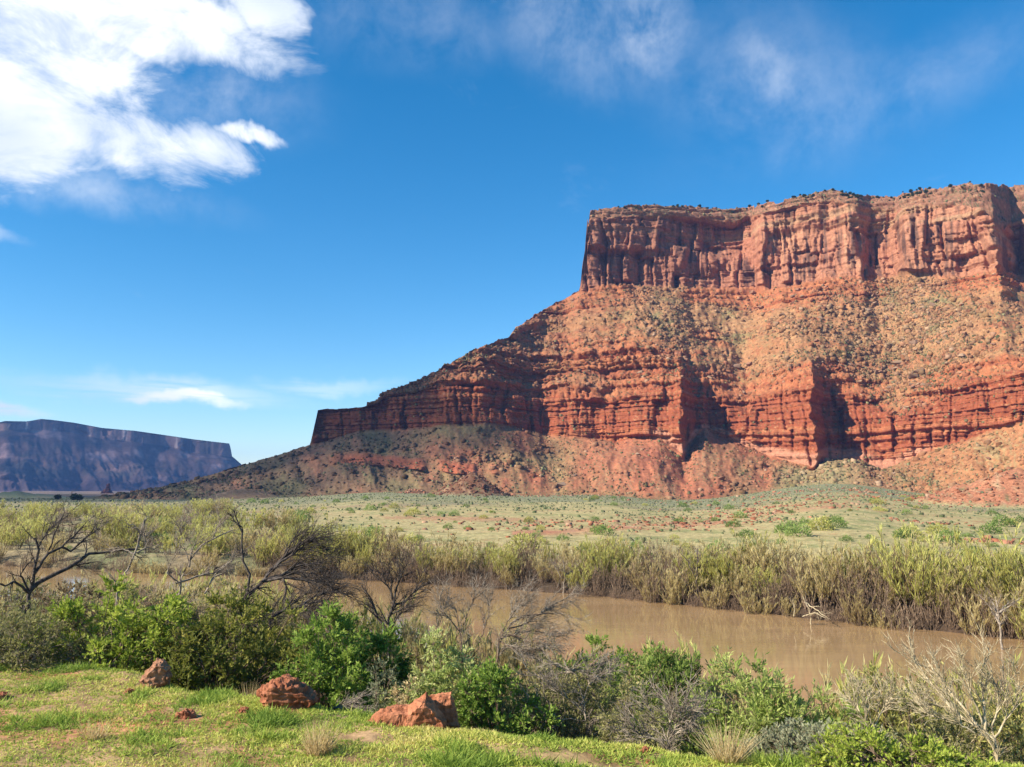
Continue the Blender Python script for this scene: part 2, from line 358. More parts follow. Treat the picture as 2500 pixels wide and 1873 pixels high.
L0_P = [(700,1105),(758,1087),(800,1076),(881,1052),(968,1050),(1091,1037),(1207,1034),(1316,1055),(1334,1064),(1468,1068),(1500,1079),(1604,1066),(1640,1085),(1666,1106),(1680,1100),(1706,1060),(1720,1048),(1780,1070),(1871,1112),(1907,1121),(1979,1141),(1990,1139),(2020,1118),(2106,1125),(2151,1148),(2246,1107),(2359,1071),(2449,1044),(2500,1026),(3300,980)]
RL0 = tab([(230,600),(700,600),(776,598),(881,585),(968,572),(1091,556),(1180,550),(1240,566),(1330,582),(1400,570),(1468,566),(1560,552),(1604,547),(1650,538),(1667,533),(1676,548),(1700,572),(1740,584),(1790,580),(1871,566),(1950,545),(1986,533),(1994,545),(2012,566),(2060,572),(2106,568),(2151,562),(2246,550),(2300,545),(2359,534),(2430,528),(2500,515),(3300,480)], 1060)
RC0 = tab([(1413,722),(1500,724),(1600,738),(1720,758),(1830,765),(1862,745),(1900,735),(2000,728),(2100,724),(2130,738),(2190,740),(2212,716),(2300,705),(2430,695),(2452,712),(2475,740),(2600,742),(3300,720)], 600)
DENTS = [(1770,575,60,48,16),(1705,560,40,40,9),(1480,600,14,40,6),(2150,610,34,60,14),(2106,600,10,70,-5),(2222,620,12,60,-6),(2015,560,14,60,5),(1952,620,10,80,5),(1930,540,14,50,5),(2075,560,20,90,-5),(1655,660,22,60,-6),(1560,640,14,60,5),(1610,600,16,60,-3),(2290,520,60,14,4),(2290,610,60,14,-3),(2415,560,40,90,-6),(2470,610,22,70,14),(1720,650,60,20,-5),(1990,585,26,34,3),(1870,600,26,60,-5)]

def stratum(z, scale, seed):
    """hard and soft beds of random thickness: value in 0..1, constant inside a bed"""
    q = z/scale + 0.35*np.sin(z/scale*2.7+seed) + 0.2*np.sin(z/scale*6.1+2*seed)
    f = q - np.floor(q); v0 = h01(np.floor(q), seed); v1 = h01(np.floor(q)+1, seed)
    return v0 + (v1-v0)*sstep(f, 0.82, 1.0)
def slabs(s, z, w, zb, seed, warp, crack=0.0):
    """vertical joint blocks of width w, broken at heights zb: value constant inside a block"""
    zz = z/zb + 0.4*h01(np.floor(s/w/2.3), seed+5) * 3
    zi = np.floor(zz)
    q = s/w + warp + h01(zi, seed+3)*7.7
    f = q-np.floor(q)
    v0 = h01(np.floor(q), zi, seed); v1 = h01(np.floor(q)+1, zi, seed)
    fz = zz-zi
    return v0 + (v1-v0)*sstep(f, 0.86, 1.0) - crack*np.exp(-((f-0.90)/(0.9/w+0.02))**2)*h01(np.floor(q), seed+9) - 0.5*crack*np.exp(-((fz-0.95)/(0.7/zb+0.015))**2)*h01(zi, np.floor(q), seed+8)

def build_butte():
    a = np.concatenate([az_of(np.linspace(225, 2530, 920), 900.0), az_of(np.linspace(2530, 3300, 60)[1:], 900.0)])
    tb = lambda P: np.interp(a, *curve(P))
    eR = tb(SKY_L); eL0 = np.minimum(tb(L0_P), eR-1e-4); eL1 = np.minimum(tb(L1_P), eR); eC0 = np.minimum(tb(C0_P), eR); eC1 = np.minimum(tb(C1_P), eR)
    jag = (h01(np.floor(a*640/7.0), 5)-0.5)*2.6 + (h01(np.floor(a*640/17.0), 6)-0.5)*4.0 + 1.6*perlin(a*90.0, 0.5, 0.5)
    eR = eR + jag/F_PX*sstep(a, float(dirpix(765, 1060)[0]), float(dirpix(800, 1000)[0]))
    eL1 = np.maximum(np.minimum(eL1, eR), eL0); eC0 = np.minimum(eC0, eR); eC1 = np.minimum(eC1, eR); eC0 = np.maximum(eC0, eL1); eC1 = np.maximum(eC1, eC0)
    a_ridge = float(dirpix(1414, 712)[0]); a_nose = float(dirpix(758, 1087)[0])
    has_cliff = (a > a_ridge)
    eC0 = np.where(has_cliff, eC0, eR); eC1 = np.where(has_cliff, eC1, eR); eL1 = np.where(a > a_nose, eL1, eR)
    eL0 = np.where(a > a_nose, eL0, eR)
    rB = r_base(a); zB = z_base(a)
    rL0 = np.maximum(np.interp(a, *RL0), rB+8)
    zL0 = H + rL0*np.tan(eL0)
    def step(r, z, e2, slope):
        Tn = math.tan(R(slope)); r2 = (z-H-r*Tn)/(np.tan(e2)-Tn); r2 = np.maximum(r2, r+0.6); return r2, H+r2*np.tan(e2)
    rL1, zL1 = step(rL0, zL0, eL1, 66)
    rs, zs = step(rL1, zL1, eC0, 35)
    k = sstep(a, a_ridge-R(1.2), a_ridge+R(0.4))
    rC0 = np.maximum(lerp(rs, np.interp(a, *RC0), k), rL1+0.6); zC0 = H + rC0*np.tan(eC0)
    rC1, zC1 = step(rC0, zC0, eC1, 79)
    rR, zR = step(rC1, zC1, eR, 58)
    # rows
    segs = [(rB-14, zB-7, rB, zB, 6), (rB, zB, rL0, zL0, 84), (rL0, zL0, rL1, zL1, 86), (rL1, zL1, rC0, zC0, 118), (rC0, zC0, rC1, zC1, 108), (rC1, zC1, rR, zR, 22),
            (rR, zR, rR+70, zR-1.0, 10), (rR+70, zR-1.0, rR+260, zR-10, 6), (rR+260, zR-10, rR+420, np.full_like(rR, -12.0), 10)]
    rows_r, rows_z, rows_s = [], [], []
    for si, (r0, z0, r1, z1, n) in enumerate(segs):
        t = np.arange(n)/n
        if si == 1: zt = 0.72*t + 0.28*t**2.0
        elif si == 3: zt = 0.86*t + 0.14*t**2.2
        else: zt = t
        if si == 1:
            kb = np.exp(-0.5*(np.arange(-45, 46)/18.0)**2); kb /= kb.sum(); r1s = np.convolve(np.pad(r1, 45, mode='edge'), kb, 'valid')
            rr1 = lerp(r1s[None], r1[None], sstep(t, 0.80, 1.0)[:, None]); rows_r.append(r0[None] + (rr1-r0[None])*t[:, None])
        elif si == 3:
            kb = np.exp(-0.5*(np.arange(-45, 46)/16.0)**2); kb /= kb.sum(); r0s = np.convolve(np.pad(r0, 45, mode='edge'), kb, 'valid')
            rr0 = lerp(r0[None], r0s[None], sstep(t, 0.0, 0.38)[:, None]); rows_r.append(rr0 + (r1[None]-rr0)*t[:, None])
        else: rows_r.append(r0[None] + (r1-r0)[None]*t[:, None])
        rows_z.append(z0[None] + (z1-z0)[None]*zt[:, None]); rows_s.append(si + t)
    rows_r.append((rR+420)[None]); rows_z.append(np.full((1, len(a)), -12.0)); rows_s.append(np.array([9.0]))
    r = np.concatenate(rows_r); z = np.concatenate(rows_z); S = np.concatenate(rows_s)[:, None]*np.ones((1, len(a)))
    nr, nc = r.shape; A = np.ones((nr, 1))*a[None]
    # joints and spur edges wander with height instead of running straight up
    wob = R(0.42)*fbm(A*14.0, z*0.045, 40.0, 3) + R(0.20)*fbm(A*60.0, z*0.16, 41.0, 2)
    for q in range(nr):
        if 1.75 < S[q, 0] < 4.98 and True: r[q] = np.interp(a + wob[q]*np.clip((S[q, 0]-1.75)*4, 0, 1), a, r[q])
    s = A*640.0                                    # arc length along the face, metres
    x = r*np.sin(A); y = r*np.cos(A)
    px = 1250+F_PX*np.tan(A)                       # rough picture column, for regional variation
    def zone(lo, hi, f=0.06): return sstep(S, lo-f, lo+f)*(1-sstep(S, hi-f, hi+f))
    talus = zone(1, 2); band = zone(2, 3.04, 0.05); upper = zone(3, 4); cliff = zone(4, 5.0, 0.04); rim = zone(5, 6.2, 0.1)
    thin = (zL1-zL0)[None]; band = band*np.clip(thin/10.0, 0, 1); cliff = cliff*np.clip((zC1-zC0)[None]/25.0, 0, 1); upper = upper*np.clip((zC0-zL1)[None]/18.0, 0, 1)
    wl = fbm(s*0.02, z*0.02, 1.0, 3); ws = fbm(s*0.09, z*0.09, 2.0, 3); wv = fbm(s*0.3, z*0.3, 3.0, 3); wlv = fbm(s*0.02, z*0.007, 1.0, 3); wsv = fbm(s*0.09, z*0.022, 2.0, 3)
    # --- cliff relief: big buttresses, joint blocks, bedding
    d = np.zeros_like(r)
    zw = z + 1.5*wl + 0.6*ws
    cl = 18*(fbm(s*0.014, z*0.004, 5.0, 3)) + 13*(slabs(s, zw, 26, 62, 11, 1.2*wlv+0.15*wsv, 0.7)-0.5) + 7.5*(slabs(s, zw, 11, 29, 12, 1.5*wlv+0.25*wsv, 0.9)-0.5) \
         + 2.6*(slabs(s, zw, 4.6, 12, 13, 1.6*wsv, 0.7)-0.5) + 1.1*(slabs(s, zw, 2.1, 5, 14, 2.0*wsv)-0.5) + 3.2*(stratum(zw, 6.0, 21)-0.5) + 1.2*(stratum(zw, 2.4, 22)-0.5) + 0.5*wv
    topbed = sstep(S, 4.66, 4.8)
    cl = cl*(1-0.45*topbed) + topbed*(4.2*(stratum(zw, 4.2, 31)-0.5) + 2.6*(stratum(zw, 1.9, 32)-0.5) + 1.2*(slabs(s, zw, 5, 3.2, 33, ws)-0.5))
    d += cliff*cl
    for (qx, qy, wx, wy, dep) in DENTS:
        qa, qe = dirpix(qx, qy); qa = float(qa); qe = float(qe)
        e = np.arctan2(z-H, r)
        m = np.exp(-(np.abs((A-qa)*F_PX/wx*1.05)**4)) * np.exp(-(np.abs((e-qe)*F_PX/wy*1.05)**4))
        d -= dep*m*np.clip(cliff*2, 0, 1)
    # --- lower red band: columns, ledges
    bl = 8.5*(fbm(s*0.03, z*0.01, 6.0, 3)) + 5.5*(slabs(s, zw, 13, 24, 41, 1.2*wlv+0.2*wsv, 0.7)-0.5) + 3.4*(slabs(s, zw, 5.2, 11, 42, 1.3*wsv, 0.6)-0.5) + 1.0*(slabs(s, zw, 2.2, 4, 43, 1.5*wv)-0.5) \
         + 3.2*(stratum(zw, 3.6, 51)-0.5) + 2.2*(stratum(zw, 1.5, 52)-0.5) + 0.5*wv
    bl = bl + 7.0*(stratum(zw+2.0*wl, 9.0, 55)-0.5)
    d += band*bl*np.clip(thin/22.0, 0.35, 1)
    # --- slopes: ribs and gullies running down, ledges of harder beds
    tU = np.clip(S-3, 0, 1); env = np.sin(np.pi*np.clip(tU*0.9+0.1, 0, 1))
    g1 = fbm((s+16*wl)*0.020, S*1.2, 12.0, 3); g2 = fbm((s+22*wl+5*ws)*0.055, S*2.6, 13.0, 3); g3 = fbm((s+8*ws)*0.17, S*8.0, 14.0, 3)
    rib = lambda g: 1.0-2.2*np.abs(g)
    d += upper*(11.0*g1*env + 3.2*rib(g2)*env + 0.7*rib(g3) + 1.6*wv + 3.0*ws + 3.0*wl)
    ledge_gate = sstep(1.3*fbm(s*0.016, z*0.03, 22.0, 3) + 0.95*(0.42-tU) + 0.55*sstep(tU, 0.76, 0.92) + 0.30*(1-sstep(px, 1150, 1500)) - 0.55*sstep(px, 1680, 1850)*sstep(tU, 0.10, 0.28)*(1-sstep(tU, 0.72, 0.82)) - 0.6*np.exp(-((px-2240)/110)**2)*sstep(tU, 0.3, 0.5) - 0.5*np.exp(-((px-1630)/70)**2)*sstep(tU, 0.4, 0.6), -0.12, 0.30)
    led = 6.0*(stratum(zw, 4.6, 61)-0.5) + 4.2*(stratum(zw, 2.2, 62)-0.5) + 1.5*(slabs(s, zw, 6.5, 6, 64, wsv, 0.5)-0.5) + 1.2*(slabs(s, zw, 3.5, 3.0, 63, ws)-0.5)
    dled = upper*(1.0+0.5*(1-sstep(px, 1500, 1800))*(1-sstep(tU, 0.35, 0.6)))*np.clip(ledge_gate+0.28, 0, 1)*led*1.25
    # a hard bed that outcrops under the left end of the cliff
    e_now = np.arctan2(z-H, r); led_e = np.interp(A, *curve([(1240,826),(1285,798),(1330,784),(1420,786),(1560,786),(1700,800),(1800,790)]))
    lm = sstep(px, 1225, 1270)*(1-sstep(px, 1560, 1640))*sstep(fbm(s*0.04, 0.0, 3.0, 2), -0.45, -0.1)
    de = (e_now-led_e)*F_PX
    d += upper*lm*(3.8*sstep(de, -9, -6)*(1-sstep(de, 6, 12)) + 1.6*(slabs(s, zw, 5, 50, 71, ws)-0.5)*np.exp(-(de/12)**2))
    # --- talus: cones, gullies
    tT = np.clip(S-1, 0, 1); envT = np.sin(np.pi*np.clip(tT*0.92+0.04, 0, 1))
    d += talus*envT*(10.5*fbm((s+8*wl)*0.018, S*0.6, 15.0, 3) + 2.6*rib(fbm((s+14*wl+4*ws)*0.045, S*1.8, 16.0, 3)) + 0.4*rib(fbm((s+6*ws)*0.15, S*5, 17.0, 2))) + talus*(0.8*wv+1.2*ws)
    # outcrop of a lower bed in the left-hand slope
    oc_e = np.interp(A, *curve([(780,1128),(860,1122),(930,1120),(1000,1128),(1060,1130),(1110,1140),(1190,1140),(1260,1150)]))
    om = sstep(px, 790, 830)*(1-sstep(px, 1200, 1250))*sstep(fbm(s*0.03, 4.0, 3.0, 2), -0.25, 0.0)
    do = (e_now-oc_e)*F_PX
    ocm = talus*om*sstep(do, -22, -17)*(1-sstep(do, -1, 10))
    d += ocm*(4.2 + 3.0*(slabs(s, zw, 8, 40, 81, ws)-0.5)+1.2*(stratum(zw, 1.3, 82)-0.5))
    # --- rim: loose slabby ledges
    d += rim*(5.0*(stratum(zw, 2.6, 91)-0.5) + 2.6*(slabs(s, zw, 6, 3, 92, ws)-0.5) + 1.2*wv)
    steep = np.clip(cliff+band+0.55*rim+ocm, 0, 1)
    gtl = np.minimum(1.0, sstep(S, 0.98, 1.10))
    d *= gtl
    d = np.where(S > 6.05, d*0.15, d)
    r2 = r - d*lerp(0.70, 1.0, steep) - dled; z2 = z + d*lerp(0.62, 0.0, steep)
    z2 = z2 + rim*0.8*fbm(s*0.12, r*0.02, 3.0, 3) + np.where((S > 5.8) & (S < 7), 0.9*fbm(s*0.3, r*0.1, 4.0, 2), 0)
    x = r2*np.sin(A); y = r2*np.cos(A)
    # --- colour of the rock and soil, some shade and sunlight painted in
    n = nr*nc; f = lambda q: np.asarray(q, float).ravel()
    sF, zF, SF, pF = f(s), f(z2), f(S), f(px); wlF, wsF, wvF = f(wl), f(ws), f(wv); zwF = f(zw)
    sp = fbm(sF*0.55, zF*0.55, 31.0, 3); sp2 = fbm(sF*1.1, zF*1.1, 32.0, 2); blot = fbm(sF*0.045, zF*0.05, 33.0, 4); streak = fbm(sF*0.22, zF*0.018, 34.0, 4); str2 = fbm(sF*0.6, zF*0.03, 35.0, 3)
    st = f(stratum(zw, 3.1, 52)); st2 = f(stratum(zw, 1.2, 53)); stc = f(stratum(zw, 7.0, 54))
    ccl = noisecol((0.36, 0.165, 0.112), ((0.44, 0.225, 0.155), sstep(blot, -0.1, 0.4)), ((0.35, 0.15, 0.105), sstep(stc, 0.6, 0.8)*0.6), ((0.105, 0.060, 0.052), sstep(streak+0.45*str2+0.35*blot, 0.06, 0.36)*0.82), ((0.50, 0.30, 0.20), sstep(-streak, 0.28, 0.5)*0.45), ((0.37, 0.24, 0.16), sstep(st, 0.7, 0.9)*f(topbed)*0.6))
    ccl = lerp(ccl, np.array((0.21, 0.105, 0.080))[None], (0.55*(1-sstep(pF, 1600, 1850)))[:, None])  # left stretch of cliff: shade on its turned-away faces painted as darker rock
    ccl = lerp(ccl, ccl*np.array((1.05, 1.12, 1.10))[None], sstep(pF, 1840, 1960)[:, None])  # right stretch of cliff: sunlit look painted as lighter rock
    ccl = ccl*np.array((0.90, 0.80, 0.77))[None]
    cbd = noisecol((0.265, 0.074, 0.037), ((0.335, 0.118, 0.060), sstep(st, 0.45, 0.75)), ((0.235, 0.066, 0.036), sstep(st2, 0.62, 0.85)*0.85), ((0.17, 0.055, 0.036), sstep(streak, 0.2, 0.45)*0.5), ((0.42, 0.25, 0.14), sstep(sp+0.3*blot, 0.2, 0.45)*0.45))
    tb_ = np.clip((SF-2), 0, 1)
    pale = sstep(pF, 1560, 1620)*(1-sstep(pF, 2240, 2290))*sstep(SF, 1.97, 2.0)*(1-sstep(tb_+0.05*wsF, 0.13, 0.19))
    cbd = lerp(cbd, np.array((0.43, 0.20, 0.14))[None], (pale*0.85)[:, None])
    # upper slope: red soil on ribs and under the cliff, tan debris and grey-green scrub in between
    tUF = f(tU); ribF = f(g2)
    fan = np.exp(-((pF-1640)/75)**2) + np.exp(-((pF-2240)/105)**2) + 0.6*np.exp(-((pF-1780)/60)**2)
    red = sstep(0.30*(1-sstep(pF, 1550, 1800))*(1-sstep(tUF, 0.4, 0.7)) + 0.75*blot + 0.85*f(ledge_gate) - 0.12 + 0.75*sstep(tUF, 0.70, 0.93) - 0.95*fan*sstep(tUF, 0.35, 0.75) - 0.4*ribF - 0.08*sstep(np.abs(tUF-0.45), 0.35, 0.0) + 0.25*sstep(0.2*blot+f(g3)+f(ws), 0.1, 0.4) + 0.55*sp + 0.35*sp2 + 0.5*f(g2), -0.35, 0.55)
    cup = noisecol((0.315, 0.165, 0.088), ((0.195, 0.168, 0.082), sstep(blot+0.4*sp, -0.02, 0.36)), ((0.40, 0.245, 0.135), sstep(sp, 0.16, 0.4)), ((0.36, 0.130, 0.064), red), ((0.43, 0.185, 0.095), red*sstep(sp, 0.1, 0.35)*0.6), ((0.29, 0.088, 0.048), np.clip(red+0.25, 0, 1)*sstep(st2, 0.5, 0.8)*0.85), ((0.165, 0.155, 0.085), sstep(sp2+0.5*blot, 0.28, 0.5)*0.75), ((0.20, 0.105, 0.07), sstep(-sp2-0.3*sp, 0.3, 0.5)*0.6))
    cta = noisecol((0.26, 0.125, 0.070), ((0.30, 0.175, 0.090), sstep(blot+0.3*sp, 0.0, 0.35)), ((0.34, 0.120, 0.07), sstep(-blot+0.3*sp, 0.02, 0.3)), ((0.16, 0.135, 0.075), sstep(sp2+0.6*blot, 0.15, 0.45)*0.8))
    cone = np.exp(-np.abs((pF-1600)/190)**4)*sstep(SF, 1.0, 1.1)
    cta = lerp(cta, noisecol((0.36, 0.125, 0.075), ((0.38, 0.20, 0.12), sstep(sp+0.5*blot, 0.15, 0.6)), ((0.24, 0.15, 0.095), sstep(sp2+blot, 0.2, 0.5)*0.7)), (0.85*cone)[:, None])
    gr = np.exp(-((pF-2000)/110)**2)*(1-sstep(SF, 1.75, 1.95))
    cta = lerp(cta, noisecol((0.33, 0.25, 0.14), ((0.20, 0.19, 0.10), sstep(sp+blot, 0.0, 0.4)), ((0.42, 0.20, 0.11), sstep(-blot, 0.2, 0.4))), (0.8*gr)[:, None])
    cta = lerp(cta, noisecol((0.36, 0.160, 0.082), ((0.33, 0.22, 0.115), sstep(sp+blot, 0.0, 0.4)), ((0.25, 0.17, 0.09), sstep(sp2, 0.25, 0.5)*0.6)), (sstep(pF, 2130, 2260)*0.85)[:, None])
    dark_left = 1-sstep(pF, 900, 1330)  # left end: cloud shade painted into the colour, along with brown scrub
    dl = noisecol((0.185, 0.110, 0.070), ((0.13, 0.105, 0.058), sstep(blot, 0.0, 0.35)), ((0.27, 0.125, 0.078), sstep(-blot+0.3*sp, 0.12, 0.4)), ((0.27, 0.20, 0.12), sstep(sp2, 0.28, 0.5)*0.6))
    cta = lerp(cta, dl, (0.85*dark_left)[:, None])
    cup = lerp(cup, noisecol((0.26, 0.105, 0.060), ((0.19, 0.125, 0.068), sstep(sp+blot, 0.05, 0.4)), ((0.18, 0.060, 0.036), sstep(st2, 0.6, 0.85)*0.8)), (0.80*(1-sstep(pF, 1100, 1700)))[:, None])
    cbd = cbd*(1-0.35*(1-sstep(pF, 950, 1350)))[:, None]  # red band dims to the left, the same painted cloud shade
    crm = noisecol((0.25, 0.115, 0.078), ((0.36, 0.195, 0.13), sstep(sp, 0.1, 0.4)), ((0.12, 0.105, 0.06), sstep(sp2+0.5*blot, 0.1, 0.35)), ((0.24, 0.12, 0.08), sstep(st2, 0.65, 0.85)*0.6))
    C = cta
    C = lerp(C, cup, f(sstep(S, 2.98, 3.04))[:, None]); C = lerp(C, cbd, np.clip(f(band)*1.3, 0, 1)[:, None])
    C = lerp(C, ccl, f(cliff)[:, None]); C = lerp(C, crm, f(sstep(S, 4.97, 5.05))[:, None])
    C = lerp(C, np.array((0.33, 0.095, 0.055))[None], np.clip(f(ocm)*0.9, 0, 1)[:, None])
    C = C*np.array((0.99, 0.99, 0.84))[None]
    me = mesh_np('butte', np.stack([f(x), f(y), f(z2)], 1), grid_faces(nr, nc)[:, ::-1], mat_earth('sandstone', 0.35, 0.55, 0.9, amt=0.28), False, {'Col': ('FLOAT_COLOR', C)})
    o = obj('butte', me); tag(o, kind='structure')
    return dict(C=C.reshape(nr, nc, 3), x=x, y=y, z=z2, S=S, a=a, px=px, nr=nr, nc=nc, red=red.reshape(nr, nc), led=ledge_gate, cone=cone.reshape(nr, nc))
BUT = build_butte()

# ------------------------------------------------------------------ far mesa
def build_mesa():
    sk = curve([(-1200,1050),(-300,1042),(-60,1036),(0,1031),(12,1028),(65,1029),(72,1028),(100,1023),(125,1025),(180,1032),(250,1045),(330,1052),(400,1062),(475,1073),(560,1083),(564,1098),(566,1114),(578,1124),(592,1136),(640,1150),(760,1190)])
    c0 = curve([(-1200,1075),(-300,1068),(0,1052),(70,1048),(150,1052),(250,1072),(330,1080),(400,1088),(475,1105),(566,1116),(592,1137),(760,1191)])
    a = az_of(np.concatenate([np.linspace(-1200, -50, 60), np.linspace(-50, 760, 300)[1:]]), 1150.0)
    eR = np.interp(a, *sk); eC = np.minimum(np.interp(a, *c0), eR-1e-4)
    rB = 2750 + 250*fbm(a*9, 0.0, 4.0, 3); zB = np.full_like(a, -4.0)
    rC = 3350 + 160*fbm(a*16, 1.0, 5.0, 3); zC = H + rC*np.tan(eC)
    rR = rC + 22; zR = H + rR*np.tan(eR)
    n1, n2, n3 = 80, 40, 5
    t = (np.arange(n1)/n1)[:, None]
    zt = 0.10*t + 0.55*t**1.7 + 0.35*t**3
    r = [rB + (rC-rB)*t]; z = [zB + (zC-zB)*zt]; S = [t*np.ones((1, len(a)))]
    t = (np.arange(n2)/n2)[:, None]; r.append(rC+(rR-rC)*t); z.append(zC+(zR-zC)*t); S.append(1+t*np.ones((1, len(a))))
    t = (np.arange(n3)/(n3-1))[:, None]; r.append(rR + 900*t); z.append(zR - (zR+20)*t**3); S.append(2+t*np.ones((1, len(a))))
    r = np.concatenate(r); z = np.concatenate(z); S = np.concatenate(S); A = np.ones((len(r), 1))*a[None]; s = A*3300
    cl = sstep(S, 0.98, 1.02)*(1-sstep(S, 1.95, 2.0)); sl = 1-sstep(S, 0.92, 1.0)
    env = np.sin(np.pi*np.clip(S, 0, 1))
    d = cl*(26*fbm(s*0.008, z*0.002, 2.0, 3) + 24*(slabs(s, z, 60, 400, 7, fbm(s*0.01, z*0.01, 3.0, 2))-0.5) + 10*(slabs(s, z, 24, 120, 8, fbm(s*0.03, z*0.03, 3.0, 2))-0.5))
    d += sl*env*(120*fbm((s+160*S)*0.0035, S*0.9, 6.0, 3) + 30*(1-2.2*np.abs(fbm((s+120*S)*0.010, S*2.0, 7.0, 3))) + 9*(1-2*np.abs(fbm((s+60*S)*0.035, S*4.0, 8.0, 2))) + 6*fbm(s*0.1, z*0.1, 9.0, 3))
    led = sstep(np.sin(S*21+2*fbm(s*0.004, 0, 1.0, 2)), 0.5, 0.9)*sl*9; d += led
    r2 = r-d; z2 = z + sl*d*0.35
    f = lambda q: np.asarray(q, float).ravel()
    blot = fbm(f(s)*0.006, f(z)*0.012, 5.0, 4); sp = fbm(f(s)*0.03, f(z)*0.03, 6.0, 3); stk = fbm(f(s)*0.03, f(z)*0.003, 7.0, 3)
    ccl = noisecol((0.26, 0.15, 0.12), ((0.06, 0.06, 0.055), sstep(stk, 0.0, 0.3)*0.8), ((0.75, 0.50, 0.40), sstep(-stk, 0.22, 0.4)*sstep(-f(s), 1180, 1300)))
    csl = noisecol((0.14, 0.085, 0.070), ((0.075, 0.062, 0.05), sstep(blot+0.3*sp, -0.05, 0.3)), ((0.42, 0.25, 0.21), sstep(-blot+0.5*sp+0.5*fbm((f(s)+160*f(S))*0.012, f(S)*1.5, 9.0, 3), 0.10, 0.5)*0.85*sstep(f(S), 0.25, 0.5)), ((0.055, 0.035, 0.04), (1-sstep(f(S)+0.15*blot, 0.30, 0.50))*0.8))  # pinkish slope streaks are painted sunlight amid the cloud shade
    C = lerp(csl, ccl, f(cl)[:, None]); C = lerp(C, np.array((0.13, 0.11, 0.075))[None], f(sstep(S, 1.9, 2.0))[:, None])
    me = mesh_np('mesa', np.stack([f(r2*np.sin(A)), f(r2*np.cos(A)), f(z2)], 1), grid_faces(*r.shape)[:, ::-1], mat_earth('far_rock', 0.03, 0.4, 8.0, amt=0.25), True, {'Col': ('FLOAT_COLOR', C)})
    tag(obj('distant_mesa', me), kind='structure')
build_mesa()
print('setting built', round(time.time()-T0, 1))
# ------------------------------------------------------------------ plant and rock builders
def nrm(v): return v/np.maximum(np.linalg.norm(v, axis=-1, keepdims=True), 1e-9)
def grow(rng, P, D, L, R0, steps, wander, trop=(0, 0, 0), tip=0.3):
    n = len(P); L = np.broadcast_to(L, (n,)); R0 = np.broadcast_to(R0, (n,))
    p = np.array(P, float); d = nrm(np.array(D, float)); out = [p.copy()]
    for k in range(steps):
        d = nrm(d + wander*rng.normal(size=(n, 3)) + np.array(trop)); p = p + d*(L/steps)[:, None]; out.append(p.copy())
    return np.stack(out, 1), R0[:, None]*np.linspace(1, tip, steps+1)[None]
def spawn(rng, paths, radii, k, lo, hi, spread, up=0.0):
    n, m, _ = paths.shape
    t = rng.uniform(lo, hi, (n, k))*(m-1); i = np.minimum(t.astype(int), m-2); f = (t-i)[..., None]
    ar = np.arange(n)[:, None]
    P = paths[ar, i]*(1-f) + paths[ar, i+1]*f; D = nrm(paths[ar, i+1]-paths[ar, i])
    q = rng.normal(size=D.shape); q -= (q*D).sum(-1, keepdims=True)*D
    D = nrm(D + spread*nrm(q) + np.array((0, 0, up)))
    return P.reshape(-1, 3), D.reshape(-1, 3), radii[ar, i].reshape(-1)
def tubes(groups, sides=4):
    Vs, Fs, off = [], [], 0
    for paths, radii in groups:
        n, m, _ = paths.shape
        d = np.zeros_like(paths); d[:, 1:-1] = paths[:, 2:]-paths[:, :-2]; d[:, 0] = paths[:, 1]-paths[:, 0]; d[:, -1] = paths[:, -1]-paths[:, -2]; d = nrm(d)
        ref = np.where(np.abs(d[..., 2:3]) > 0.9, np.array((1.0, 0, 0)), np.array((0, 0, 1.0)))
        u = nrm(np.cross(d, ref)); v = np.cross(d, u)
        an = np.arange(sides)*2*np.pi/sides
        ring = paths[:, :, None] + radii[:, :, None, None]*(u[:, :, None]*np.cos(an)[None, None, :, None] + v[:, :, None]*np.sin(an)[None, None, :, None])
        Vs.append(ring.reshape(-1, 3))
        idx = np.arange(n*m*sides).reshape(n, m, sides); a = idx[:, :-1]; b = idx[:, 1:]
        Fs.append(np.stack([a, np.roll(a, -1, 2), np.roll(b, -1, 2), b], -1).reshape(-1, 4)+off); off += n*m*sides
    return np.concatenate(Vs), np.concatenate(Fs)
def kites(rng, P, D, length, width, var, flat=0.0):
    n = len(P); D = nrm(D); L = np.broadcast_to(length, (n,))[:, None]; Wd = np.broadcast_to(width, (n,))[:, None]
    q = rng.normal(size=(n, 3)); q[:, 2] *= (1-flat); s = nrm(np.cross(D, q))
    V = np.stack([P, P + D*L*0.45 + s*Wd*0.5, P + D*L, P + D*L*0.45 - s*Wd*0.5], 1).reshape(-1, 3)
    return V, np.arange(4*n).reshape(n, 4), np.repeat(np.broadcast_to(var, (n,)), 4)

def mat_leaf(name, cols, trans=0.42, objvar=0.25, rough=0.7):
    m = bpy.data.materials.new(name); m.use_nodes = True; t = NT(m.node_tree); t.n.clear()
    at = t.new('ShaderNodeAttribute', attribute_name='var'); oi = t.new('ShaderNodeObjectInfo')
    fac = t.math('ADD', at.outputs['Fac'], t.math('MULTIPLY', t.math('SUBTRACT', oi.outputs['Random'], 0.5), objvar*2), clamp=True)
    c = t.ramp(fac, [(i/(len(cols)-1), k) for i, k in enumerate(cols)])
    d = t.new('ShaderNodeBsdfPrincipled'); d.inputs['Roughness'].default_value = rough; d.inputs['Specular IOR Level'].default_value = 0.25
    t.l.new(c, d.inputs['Base Color'])
    if trans > 0:
        tr = t.new('ShaderNodeBsdfTranslucent'); t.l.new(c, tr.inputs[0]); mx = t.new('ShaderNodeMixShader'); mx.inputs[0].default_value = trans
        t.l.new(d.outputs[0], mx.inputs[1]); t.l.new(tr.outputs[0], mx.inputs[2]); sh = mx.outputs[0]
    else: sh = d.outputs[0]
    o = t.new('ShaderNodeOutputMaterial'); t.l.new(sh, o.inputs[0]); return m
